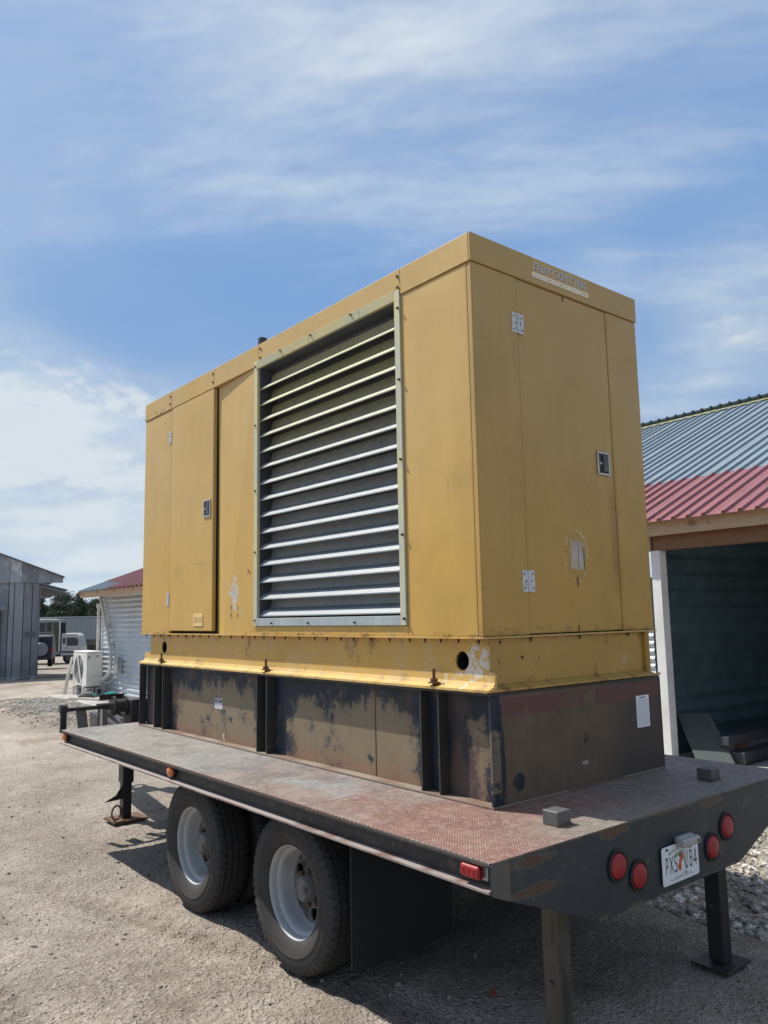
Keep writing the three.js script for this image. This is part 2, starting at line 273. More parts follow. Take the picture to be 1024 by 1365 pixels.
// ---------------------------------------------------------------- trailer
const DX0 = -0.592, DX1 = 1.832, DZ0 = -4.347, DZ1 = 0.569, DY = 0.918, CX = 0.62;
const trailer = thing('flatbed_trailer', 'black steel flatbed trailer with rusty tread-plate deck carrying the yellow generator', 'trailer', [CX, 0, -1.6]);
{
  // deck colour: bare rust red at the back, grey and bluish worn coating in the middle, grey at the front
  const treadAt = (x, y) => {
    const p = 0.030; let h = 0;
    for (const [ox, oy, s] of [[0, 0, 1], [0.5, 0.5, 1], [0.5, 0, -1], [0, 0.5, -1]]) {
      let a = x / p - ox, b = y / p - oy; a -= Math.round(a); b -= Math.round(b);
      const u = (a + s * b) * 0.7071, v = (a - s * b) * 0.7071; h = Math.max(h, ss(1.0, 0.55, Math.hypot(u / 0.27, v / 0.10)));
    }
    return h;
  };
  const deckTex = tex(2048, 2048, (x, z) => {
    const n = fbr(x * 1.6, z * 1.6, 6, 301), f = fbr(x * 8, z * 8, 6, 305), g = fbr(x * 40, z * 40, 4, 309), w = fbr(x * 3.2 + 8, z * 2.2, 6, 313);
    const red = mix3([0.22, 0.088, 0.066], [0.36, 0.185, 0.145], f), grey = mix3([0.24, 0.228, 0.208], [0.44, 0.405, 0.36], f), blue = mix3([0.21, 0.235, 0.26], [0.42, 0.41, 0.395], f);
    const q = z + 0.35 * (n - 0.5);
    let c = mix3(grey, blue, ss(-2.9, -1.6, q) * 0.8);
    c = mix3(c, mix3(red, grey, 0.45), ss(-2.2, -1.2, q) * ss(0.35, 0.65, n) * 0.9);
    c = mix3(c, [0.13, 0.135, 0.15], 0.6 * ss(0.58, 0.80, w));
    if (z > -0.656) { c = mix3(red, grey, 0.55 * ss(0.45, 0.7, n) * ss(0.25, -0.3, z)); c = mix3(c, [0.27, 0.25, 0.21], ss(0.15, 0.45, z - 0.1 * x) * ss(-0.45, 0.1, x) * 0.8); c = mix3(c, [0.21, 0.185, 0.175], ss(0.3, 0.8, x) * 0.8); }  // right rear greyed: its look in shade is put into the colour
    c = mix3(c, [0.40, 0.36, 0.31], 0.30 * ss(0.55, 0.9, g));
    const t = treadAt(x, z); return mix3(mul3(c, 0.60 + 0.2 * g), [0.78, 0.70, 0.62], t * 0.85 * (0.08 + g));
  }, { x0: DX0 - 0.01, y0: DZ0 - 0.01, w: 2.45, h: 4.94 });
  const tread = tex(512, 512, treadAt, { srgb: false, repeat: true, w: 0.12, h: 0.12 });
  const deckM = std([1, 1, 1], 0.62, 0.05, { map: deckTex, bumpMap: tread, bumpScale: 0.007 });
  const seams = [DZ0, -3.1, -1.90, -0.656, DZ1];
  for (let i = 0; i < 4; i++) part('deck_plate', rbox(DX0, DX1, DY - 0.010, DY, seams[i] + 0.0015, seams[i + 1] - 0.0015, 0.002), deckM, trailer);
  const railTex = tex(2048, 64, (z, y) => {
    const n = fbr(z * 5, y * 14, 6, 321), f = fbr(z * 22, y * 30, 5, 325);
    let c = mix3([0.016, 0.020, 0.024], [0.050, 0.045, 0.040], n); c = mix3(c, [0.115, 0.075, 0.055], 0.7 * ss(0.58, 0.85, f + 0.1 * (n - 0.5))); return c;
  }, { x0: DZ0 - 0.05, y0: 0.78, w: 5.0, h: 0.15 });
  const railM = std([1, 1, 1], 0.65, 0.0, { map: railTex, bumpMap: fineBump, bumpScale: 0.001 });
  const lipTex = tex(2048, 64, (z, y) => { const n = fbm(z * 7, y * 20, 5, 331), f = fbm(z * 30, y * 30, 3, 335); return mix3(mix3([0.26, 0.215, 0.20], [0.34, 0.30, 0.27], f), [0.15, 0.075, 0.055], ss(0.48, 0.66, n) * 0.8); }, { x0: DZ0 - 0.05, y0: -0.8, w: 5.0, h: 3 });
  const lipM = std([1, 1, 1], 0.7, 0.1, { map: lipTex });
  for (const s of [1, -1]) {
    const X = (x) => (s > 0 ? x : 2 * CX - x);
    const mk = (x0, x1, y0, y1, z0, z1, r) => rbox(Math.min(X(x0), X(x1)), Math.max(X(x0), X(x1)), y0, y1, z0, z1, r);
    const rail = part('side_rail', mk(-0.548, -0.538, 0.818, DY - 0.011, DZ0, DZ1 - 0.013, 0.001), railM, trailer);
    part('bottom_flange', mk(-0.600, -0.5385, 0.806, 0.817, DZ0 - 0.004, DZ1 - 0.013, 0.002), lipM, rail);
    part('top_lip', mk(-0.5925, -0.5485, DY - 0.0225, DY - 0.0105, DZ0, DZ1 - 0.013, 0.002), railM, rail);
  }
  part('front_rail', rbox(-0.537, 1.777, 0.806, DY - 0.011, DZ0, DZ0 + 0.010, 0.001), railM, trailer);
  for (const x of [0.22, 1.02]) part('chassis_beam', [box(x - 0.05, x + 0.05, 0.895, 0.907, DZ0 + 0.02, 0.50), box(x - 0.006, x + 0.006, 0.575, 0.894, DZ0 + 0.02, 0.50), box(x - 0.05, x + 0.05, 0.562, 0.574, DZ0 + 0.02, 0.50)], M.black, trailer);
  for (let z = -4.0; z < 0.3; z += 0.62) part('cross_member', [box(-0.536, 0.16, 0.83, 0.905, z - 0.03, z + 0.03), box(0.28, 0.96, 0.83, 0.905, z - 0.03, z + 0.03), box(1.08, 1.776, 0.83, 0.905, z - 0.03, z + 0.03)], M.black, trailer);

  // rear plate with its slanted lower corners
  const plateTex = tex(1024, 256, (x, y) => {
    const n = fbr(x * 3, y * 3, 6, 341), f = fbr(x * 13, y * 13, 7, 345), g = fbr(x * 60, y * 30, 4, 349), dr = fbr(x * 34, y * 5, 5, 353);
    let c = mix3([0.017, 0.027, 0.035], [0.030, 0.039, 0.046], n);
    c = mix3(c, [0.075, 0.083, 0.082], 0.5 * ss(0.60, 0.72, f) * ss(0.4, 0.6, n));
    const rust = [0.080, 0.045, 0.028], pale = [0.15, 0.13, 0.09];
    const spot = (cx, cy, a, b) => ss(1.25, 0.45, Math.hypot((x - cx) / a, (y - cy) / b) + 1.5 * (f - 0.5) + 0.9 * (dr - 0.5) * ss(0, 0.02, cy - y));
    for (const [cx, cy, a, b] of [[-0.40, 0.885, 0.17, 0.022], [0.16, 0.900, 0.12, 0.022], [0.96, 0.89, 0.10, 0.022], [-0.35, 0.775, 0.14, 0.02], [0.62, 0.915, 0.2, 0.008]]) { const m = spot(cx, cy, a, b); c = mix3(c, pale, ss(0.05, 0.4, m) * 0.42); c = mix3(c, rust, ss(0.3, 0.8, m)); }
    c = mix3(c, pale, 0.7 * ss(0.012, 0.0, DY - y) * ss(0.35, 0.6, f));
    c = mix3(c, [0.12, 0.105, 0.075], 0.8 * ss(0.03, 0.0, y - 0.565) * ss(0.45, 0.6, f) * ss(1.6, 0.9, x));
    c = mix3(c, [0.20, 0.21, 0.22], 0.6 * ss(0.62, 0.7, g) * ss(0.035, 0.01, Math.hypot(x + 0.08, y - 0.80)));
    if (x < -0.50) c = mix3(c, [0.105, 0.10, 0.092], 0.8);
    return c;
  }, { x0: -0.6, y0: 0.55, w: 2.46, h: 0.38 });
  const plateM = std([1, 1, 1], 0.5, 0.1, { map: plateTex, bumpMap: fineBump, bumpScale: 0.0012 });
  const outline = shapeOf([[DX0, DY - 0.0005], [DX0, 0.803], [-0.565, 0.79], [0.046, 0.566], [1.194, 0.566], [1.806, 0.79], [DX1, 0.803], [DX1, DY - 0.0005]]);
  const holes = [[0.163, 0.757], [0.311, 0.688], [0.931, 0.688], [1.078, 0.757]];
  for (const [x, y] of holes) circleHole(outline, x, y, 0.061);
  part('rear_plate', alongZ(outline, DZ1 - 0.011, DZ1 + 0.001), plateM, trailer);
  const rubber = soft([0.018, 0.018, 0.018], 0.75);
  const lensM = new THREE.MeshPhysicalMaterial({ color: lin(0.30, 0.007, 0.012), roughness: 0.45, clearcoat: 0.15, clearcoatRoughness: 0.2, map: mottle });
  for (const [x, y] of holes) {
    const light = part('tail_light', (() => { const g = new THREE.LatheGeometry([[0.058, -0.02], [0.0605, 0.002], [0.066, 0.004], [0.0665, 0.010], [0.060, 0.013], [0.0535, 0.009], [0.053, -0.015]].map(([r, h]) => new THREE.Vector2(r, h)), 40); g.rotateX(Math.PI / 2); g.translate(x, y, DZ1); return g; })(), rubber, trailer);
    part('lens', (() => { const g = new THREE.LatheGeometry([[0.0525, -0.016], [0.0525, 0.008], [0.050, 0.015], [0.040, 0.0195], [0.022, 0.022], [0, 0.0228]].map(([r, h]) => new THREE.Vector2(r, h)), 40); g.rotateX(Math.PI / 2); g.translate(x, y, DZ1); return g; })(), lensM, light);
  }

  // number plate
  const cv = document.createElement('canvas'); cv.width = 1024; cv.height = 512; const c = cv.getContext('2d');
  c.fillStyle = '#e2e8ec'; c.fillRect(0, 0, 1024, 512);
  c.fillStyle = 'rgba(90,130,120,0.55)'; c.beginPath(); c.moveTo(395, 120); c.lineTo(600, 105); c.lineTo(612, 135); c.lineTo(640, 240); c.lineTo(668, 330); c.lineTo(655, 398); c.lineTo(632, 390); c.lineTo(612, 320); c.lineTo(590, 260); c.lineTo(560, 170); c.lineTo(500, 160); c.lineTo(470, 175); c.lineTo(400, 150); c.fill();
  c.fillStyle = '#1f5a34'; c.beginPath(); c.ellipse(505, 160, 46, 26, -0.4, 0, 7); c.fill(); c.beginPath(); c.ellipse(640, 420, 30, 15, -0.6, 0, 7); c.fill();
  c.fillStyle = '#c4541a'; for (const [x, y, r] of [[545, 195, 50], [478, 320, 54], [500, 250, 40]]) { c.beginPath(); c.ellipse(x, y, r * 0.92, r, 0, 0, 7); c.fill(); }
  c.fillStyle = '#f2ead0'; for (let i = 0; i < 5; i++) { c.beginPath(); c.ellipse(540 + 16 * Math.cos(i * 1.257), 290 + 18 * Math.sin(i * 1.257), 11, 12, 0, 0, 7); c.fill(); }
  c.fillStyle = '#122c2c'; c.textAlign = 'center'; c.textBaseline = 'middle';
  const letter = (s, x, y, w, h) => { c.save(); c.translate(x, y); c.font = '200px sans-serif'; const m = c.measureText(s).width; c.scale(w / m, h / 143); c.lineWidth = 3; c.strokeStyle = '#122c2c'; c.fillText(s, 0, 0); c.strokeText(s, 0, 0); c.restore(); };
  letter('P', 128, 262, 92, 226); letter('X', 252, 262, 108, 226); letter('S', 372, 262, 98, 226); letter('U', 682, 262, 94, 226); letter('B', 802, 262, 96, 226); letter('4', 922, 262, 104, 226);
  c.font = 'bold 62px sans-serif'; { const s = 'MYFLORIDA.COM'; for (let i = 0; i < s.length; i++) { const a = (i - 6) * 0.094; c.save(); c.translate(512 + Math.sin(a) * 560, 66 + (1 - Math.cos(a)) * 260); c.rotate(a * 0.35); c.fillText(s[i], 0, 0); c.restore(); } }
  c.font = '54px sans-serif'; c.fillText('SUNSHINE STATE', 512, 452); c.beginPath(); c.moveTo(212, 466); c.lineTo(262, 466); c.lineTo(240, 440); c.fill(); c.beginPath(); c.moveTo(762, 466); c.lineTo(812, 466); c.lineTo(788, 440); c.fill();
  const pt = new THREE.CanvasTexture(cv); pt.colorSpace = THREE.SRGBColorSpace; pt.repeat.set(1 / 0.305, 1 / 0.165); pt.offset.set(-(0.485) / 0.305, -(0.6) / 0.165); pt.wrapS = pt.wrapT = THREE.ClampToEdgeWrapping;
  const rr = (x0, x1, y0, y1, r) => { const s = new THREE.Shape(); s.moveTo(x0 + r, y0); s.lineTo(x1 - r, y0); s.absarc(x1 - r, y0 + r, r, -Math.PI / 2, 0); s.lineTo(x1, y1 - r); s.absarc(x1 - r, y1 - r, r, 0, Math.PI / 2); s.lineTo(x0 + r, y1); s.absarc(x0 + r, y1 - r, r, Math.PI / 2, Math.PI); s.lineTo(x0, y0 + r); s.absarc(x0 + r, y0 + r, r, Math.PI, 1.5 * Math.PI); return s; };
  const lp = part('number_plate', alongZ(rr(0.485, 0.790, 0.600, 0.765, 0.014), DZ1 + 0.010, DZ1 + 0.012), std([0.9, 0.9, 0.9], 0.45, 0, { map: pt }), trailer);
  for (const [x, y] of [[0.525, 0.752], [0.75, 0.752]]) part('plate_bolt', cyl(0.006, 0.006, 0.02, 'z', x, y, DZ1 + 0.008, 8), M.steel, lp);
  const lamp = part('plate_lamp', [rbox(0.598, 0.745, 0.752, 0.788, DZ1 + 0.014, DZ1 + 0.060, 0.012, 3), rbox(0.61, 0.735, 0.764, 0.792, DZ1 + 0.001, DZ1 + 0.03, 0.005)], worn([0.42, 0.42, 0.41], 0.5), trailer);
  part('screw', [cyl(0.006, 0.006, 0.004, 'z', 0.718, 0.770, DZ1 + 0.061, 8)], M.screw, lamp);

  // side marker lamps
  const amber = new THREE.MeshPhysicalMaterial({ color: lin(0.62, 0.145, 0.012), roughness: 0.3, clearcoat: 0.5, map: mottle });
  const oval = (z, y, rz, ry) => { const s = new THREE.Shape(); s.absellipse(z, y, rz, ry, 0, Math.PI * 2); return s; };
  for (const z of [-2.222, DZ0 + 0.035]) {
    const m = part('marker_light', alongX(oval(z, 0.8635, 0.052, 0.040), -0.572, -0.549), rubber, trailer); m.userData.label = 'amber oval side marker light';
    const g = new THREE.SphereGeometry(1, 24, 14); g.scale(0.020, 0.033, 0.044); g.translate(-0.574, 0.8635, z); part('lens', g, amber, m);
  }
  { const m = part('marker_light', rbox(-0.566, -0.549, 0.836, 0.896, 0.398, 0.520, 0.006, 2), worn([0.6, 0.6, 0.58], 0.4, 0.5), trailer); m.userData.label = 'red rectangular side marker light';
    const l = part('lens', rbox(-0.600, -0.566, 0.841, 0.891, 0.404, 0.506, 0.014, 3), lensM, m); for (let i = 1; i < 4; i++) part('lens_rib', rbox(-0.6022, -0.590, 0.853, 0.879, 0.404 + i * 0.0255 - 0.002, 0.404 + i * 0.0255 + 0.002, 0.001), lensM, l); }

  // stake brackets on the deck's rear
  for (const [x, z] of [[0.012, 0.385], [1.315, 0.365]]) { const b = part('stake_bracket', rbox(x - 0.045, x + 0.045, DY + 0.001, DY + 0.062, z - 0.042, z + 0.042, 0.005, 2), worn([0.13, 0.135, 0.135], 0.6, 0.2), trailer); part('weld_bead', tube([[x - 0.047, DY + 0.002, z + 0.044], [x + 0.047, DY + 0.002, z + 0.044], [x + 0.048, DY + 0.002, z - 0.042]], 0.005, 16, 6), M.rusty, b); }

  // wheels: two axles, twin tyres each side
  const tyreM = std([1, 1, 1], 0.82, 0, { map: tex(512, 512, (x, y) => { const n = fbm(x * 5, y * 5, 5, 361, 5), f = fbm(x * 40, y * 40, 3, 365, 40); return mix3([0.020, 0.020, 0.021], [0.058, 0.055, 0.050], clamp(n * 0.7 + f * 0.35 - 0.1)); }, { repeat: true }), bumpMap: fineBump, bumpScale: 0.0008 });
  const rimM = std([0.92, 0.93, 0.94], 0.6, 0.1, { map: tex(512, 512, (x, y) => { const n = fbr(x * 8, y * 8, 6, 371, 8), f = fbr(x * 30, y * 30, 4, 375, 30); let c = mix3([0.50, 0.51, 0.51], [0.36, 0.37, 0.37], n); c = mix3(c, [0.20, 0.16, 0.13], 0.45 * ss(0.60, 0.85, f * 0.5 + n * 0.5)); return c; }, { repeat: true }) });
  const hubM = std([0.60, 0.60, 0.60], 0.75, 0.1, { map: tex(256, 256, (x, y) => { const n = fbr(x * 10, y * 10, 6, 381, 10); return mix3([0.27, 0.27, 0.26], [0.045, 0.038, 0.033], ss(0.35, 0.70, n)); }, { repeat: true }) });
  const R = 0.400;
  function tyreGeo() {
    const prof = [[-0.080, 0.226, 0], [-0.090, 0.233, 0], [-0.099, 0.244, 0], [-0.110, 0.268, 0], [-0.1165, 0.295, 0], [-0.117, 0.300, 0], [-0.1195, 0.303, 0], [-0.1195, 0.307, 0], [-0.1175, 0.310, 0], [-0.1165, 0.330, 0], [-0.113, 0.348, 0], [-0.1115, 0.352, 0], [-0.108, 0.3655, 1], [-0.1035, 0.380, 1], [-0.098, 0.388, 1], [-0.090, 0.3925, 1], [-0.072, 0.3965, 2], [-0.0665, 0.397, 3], [-0.0655, 0.380, 0], [-0.0565, 0.380, 0], [-0.0565, 0.398, 3], [-0.025, 0.3995, 3], [-0.025, 0.381, 0], [-0.015, 0.381, 0], [-0.015, 0.400, 3], [0, 0.400, 3]];
    const all = [...prof, ...prof.slice(0, -1).reverse().map(([a, r, k]) => [-a, r, k])];
    const N = 300, P = all.length, pos = [], idx = [];
    for (let i = 0; i <= N; i++) {
      const t = (i / N) * Math.PI * 2;
      all.forEach(([a, r, k]) => {
        const j = i % N, notch = j % 6 === 0 || j % 6 === 1, sipe = (j + (a > 0 ? 3 : 0)) % 5 === 0;
        if (k === 1 && notch) r -= 0.011; if (k === 2 && notch) r -= 0.009; if (k === 3 && sipe) r -= 0.007;
        const wob = k === 3 ? 0.0022 * Math.sin(j * Math.PI * 2 / 5) : 0;
        pos.push(a + wob, r * Math.cos(t), r * Math.sin(t));
      });
    }
    for (let i = 0; i < N; i++) for (let p = 0; p < P - 1; p++) { const a = i * P + p, b = a + 1, c2 = a + P, d = c2 + 1; idx.push(a, b, c2, b, d, c2); }
    let g = new THREE.BufferGeometry(); g.setAttribute('position', new THREE.Float32BufferAttribute(pos, 3)); g.setIndex(idx); g.computeVertexNormals();
    g = toCreasedNormals(g, 0.55); g.setAttribute('uv', new THREE.BufferAttribute(new Float32Array(g.attributes.position.count * 2), 2)); return g;
  }
  const lathe = (pts, seg = 72) => { const g = new THREE.LatheGeometry(pts.map(([a, r]) => new THREE.Vector2(r, a)), seg); g.rotateZ(-Math.PI / 2); return toCreasedNormals(g, 0.6); };
  const tyreG = tyreGeo();
  const rimPts = [[-0.086, 0.2375], [-0.0885, 0.236], [-0.0885, 0.230], [-0.083, 0.2245], [-0.070, 0.219], [-0.052, 0.215], [-0.044, 0.204], [-0.032, 0.198], [0.0, 0.195], [0.040, 0.190], [0.050, 0.184], [0.054, 0.178]];
  const disc = (() => { const s = new THREE.Shape(); s.absarc(0, 0, 0.186, 0, Math.PI * 2); circleHole(s, 0, 0, 0.062); for (let i = 0; i < 6; i++) { const a = i * Math.PI / 3 + 0.45; circleHole(s, 0.136 * Math.cos(a), 0.136 * Math.sin(a), 0.034); } const g = alongZ(s, 0.043, 0.053); g.rotateY(Math.PI / 2); return g; })();
  const hubG = () => [lathe([[0.056, 0.104], [0.030, 0.104], [0.025, 0.092], [0.025, 0.066], [-0.022, 0.064], [-0.032, 0.058], [-0.034, 0.0]], 40)];
  const nuts = () => { const out = []; for (let i = 0; i < 8; i++) { const a = i * Math.PI / 4; const g = new THREE.CylinderGeometry(0.013, 0.0135, 0.030, 6); g.rotateZ(-Math.PI / 2); g.translate(0.020, 0.086 * Math.cos(a), 0.090 * Math.sin(a)); out.push(g); } return out; };
  function wheelAt(x, z, flip, outer, roll) {
    const w = new THREE.Group(); w.name = 'wheel'; w.position.set(x - CX, R - 0.006, z + 1.6); w.rotation.set(roll, flip ? Math.PI : 0, 0, 'YXZ'); trailer.add(w); origin.set(w, new THREE.Vector3());
    return w;
  }
  const proto = wheelAt(-0.340, -1.026, false, true, 0);
  part('tyre', tyreG, tyreM, proto); part('rim', lathe(rimPts), rimM, proto); part('wheel_disc', disc, hubM, proto); part('hub', hubG(), hubM, proto);
  nuts().forEach((n) => part('wheel_nut', n, M.rusty, proto));
  const copyWheel = (x, z, flip, roll) => { const w = proto.clone(); w.position.set(x - CX, R - 0.006, z + 1.6); w.rotation.set(roll, flip ? Math.PI : 0, 0, 'YXZ'); trailer.add(w); return w; };
  copyWheel(-0.340, -2.1905, false, 0.7);
  for (const z of [-1.026, -2.1905]) {
    copyWheel(-0.068, z, true, 1.1); copyWheel(2 * CX + 0.068, z, false, 2.0); copyWheel(2 * CX + 0.340, z, true, 0.3);
    part('axle', [cyl(0.055, 0.055, 1.34, 'x', CX, R, z, 20), cyl(0.15, 0.15, 0.10, 'x', 0.10, R, z, 28), cyl(0.15, 0.15, 0.10, 'x', 2 * CX - 0.10, R, z, 28)], M.black, trailer);
    for (const x of [0.22, 1.02]) part('leaf_spring', tube([[x, 0.53, z - 0.46], [x, 0.49, z - 0.2], [x, 0.475, z], [x, 0.49, z + 0.2], [x, 0.53, z + 0.46]], 0.032, 20, 6), M.black, trailer);
  }
  // mudflaps
  const flapM = soft([0.010, 0.016, 0.020], 0.75);
  for (const x0 of [-0.425, 1.005]) part('mudflap', rbox(x0, x0 + 0.66, 0.165, 0.80, -0.524, -0.514, 0.003), flapM, trailer);
  part('mudflap_bracket', box(-0.43, 1.67, 0.80, 0.83, -0.53, -0.50), M.black, trailer);

  // rear stabiliser legs
  const legTex = tex(128, 512, (x, y) => { const n = fbm(x * 14, y * 5, 5, 391), s = fbm(x * 30, y * 4, 4, 395); let c2 = mix3([0.055, 0.048, 0.038], [0.115, 0.098, 0.072], n); c2 = mix3(c2, [0.025, 0.024, 0.024], 0.7 * ss(0.55, 0.7, s)); return c2; }, { w: 2, h: 1, x0: -0.5, repeat: true });
  const legM = std([1, 1, 1], 0.6, 0.15, { map: legTex });
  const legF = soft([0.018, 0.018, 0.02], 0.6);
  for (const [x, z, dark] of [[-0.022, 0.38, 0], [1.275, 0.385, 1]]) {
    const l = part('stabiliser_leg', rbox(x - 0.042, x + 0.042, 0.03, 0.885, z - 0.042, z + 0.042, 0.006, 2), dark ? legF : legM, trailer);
    part('foot_plate', rbox(x - 0.12, x + 0.12, 0.012, 0.026, z - 0.10, z + 0.10, 0.003), M.black, l);
    part('adjuster_pin', cyl(0.010, 0.010, 0.11, 'x', x, 0.30, z, 10), M.steel, l);
  }
  // front landing legs on the drawbar, and the crank that works them
  const lf = worn([0.032, 0.030, 0.032], 0.55, 0.15);
  for (const x of [0.123, 1.117]) {
    const l = part('landing_leg', [rbox(x - 0.052, x + 0.052, 0.34, 0.92, -4.775, -4.665, 0.005), rbox(x - 0.040, x + 0.040, 0.03, 0.345, -4.763, -4.677, 0.004)], lf, trailer);
    part('foot_plate', rbox(x - 0.15, x + 0.17, 0.008, 0.026, -4.86, -4.58, 0.003), M.rusty, l);
    part('gusset', alongZ([[x - 0.041, 0.20], [x - 0.041, 0.33], [x - 0.10, 0.24], [x - 0.21, 0.19]], -4.70, -4.69), lf, l);
    part('tie_ring', new THREE.TorusGeometry(0.06, 0.008, 8, 24).rotateY(0.5).translate(x - 0.10, 0.09, -4.68), M.rusty, l);
  }
  part('drawbar', [bar([0.14, 0.745, -4.34], [0.44, 0.745, -6.35], 0.20, 0.15), bar([1.10, 0.745, -4.34], [0.80, 0.745, -6.35], 0.20, 0.15), box(0.50, 0.74, 0.68, 0.82, -6.55, -6.30), box(0.0, 1.24, 0.70, 0.80, -4.80, -4.68)], M.black, trailer);
  part('hitch_eye', new THREE.TorusGeometry(0.075, 0.024, 12, 28).rotateX(Math.PI / 2).translate(0.62, 0.75, -6.65), M.steel, trailer);
  const cs = part('crank_shaft', [cyl(0.018, 0.018, 0.50, 'x', -0.27, 1.052, -4.60, 12), cyl(0.026, 0.026, 0.22, 'x', -0.10, 1.058, -4.60, 12)], M.black, trailer);
  part('crank_handle', [bar([-0.50, 1.09, -4.60], [-0.50, 0.86, -4.60], 0.05, 0.03), cyl(0.036, 0.036, 0.06, 'x', -0.505, 1.065, -4.60, 14)], M.black, cs);
  part('shaft_bracket', hexa([[-0.36, 0.83, -4.62], [-0.27, 0.83, -4.62], [-0.39, 1.04, -4.62], [-0.30, 1.04, -4.62], [-0.36, 0.83, -4.61], [-0.27, 0.83, -4.61], [-0.39, 1.04, -4.61], [-0.30, 1.04, -4.61]]), worn([0.20, 0.20, 0.20], 0.6), trailer);
  const drum = part('winch_drum', [cyl(0.088, 0.088, 0.022, 'x', -0.062, 1.050, -4.60, 32), cyl(0.06, 0.06, 0.09, 'x', -0.01, 1.050, -4.60, 24), cyl(0.088, 0.088, 0.02, 'x', 0.04, 1.050, -4.60, 32)], worn([0.055, 0.055, 0.058], 0.5, 0.3), trailer);
  part('hub_cap', cyl(0.03, 0.03, 0.05, 'x', -0.085, 1.050, -4.60, 16), M.steel, drum);
  part('gearbox', rbox(0.055, 0.205, 0.85, 1.105, -4.66, -4.46, 0.008, 2), soft([0.022, 0.023, 0.026], 0.6), trailer);
  part('top_bracket', [rbox(-0.17, 0.06, 1.105, 1.155, -4.66, -4.65, 0.003), cyl(0.012, 0.012, 0.02, 'z', -0.10, 1.13, -4.645, 10)], M.black, trailer);
  part('support_strut', [bar([-0.13, 0.82, -4.63], [-0.13, 1.06, -4.63], 0.05, 0.05), bar([-0.10, 1.00, -4.70], [0.06, 0.83, -4.56], 0.03, 0.03)], worn([0.25, 0.25, 0.25], 0.6), trailer);
  for (let i = 0; i < 9; i++) part('chain_link', new THREE.TorusGeometry(0.012, 0.0038, 6, 12).scale(0.75, 1.25, 1).rotateY(i % 2 ? 0.3 : 1.8).translate(-0.195, 1.03 - i * 0.023, -4.59), M.black, trailer);
  part('tongue_bar', [bar([0.22, 0.97, -4.66], [0.9, 0.97, -4.66], 0.03, 0.03), bar([0.22, 0.91, -4.66], [0.9, 0.91, -4.66], 0.03, 0.03)], M.steel, trailer);
}

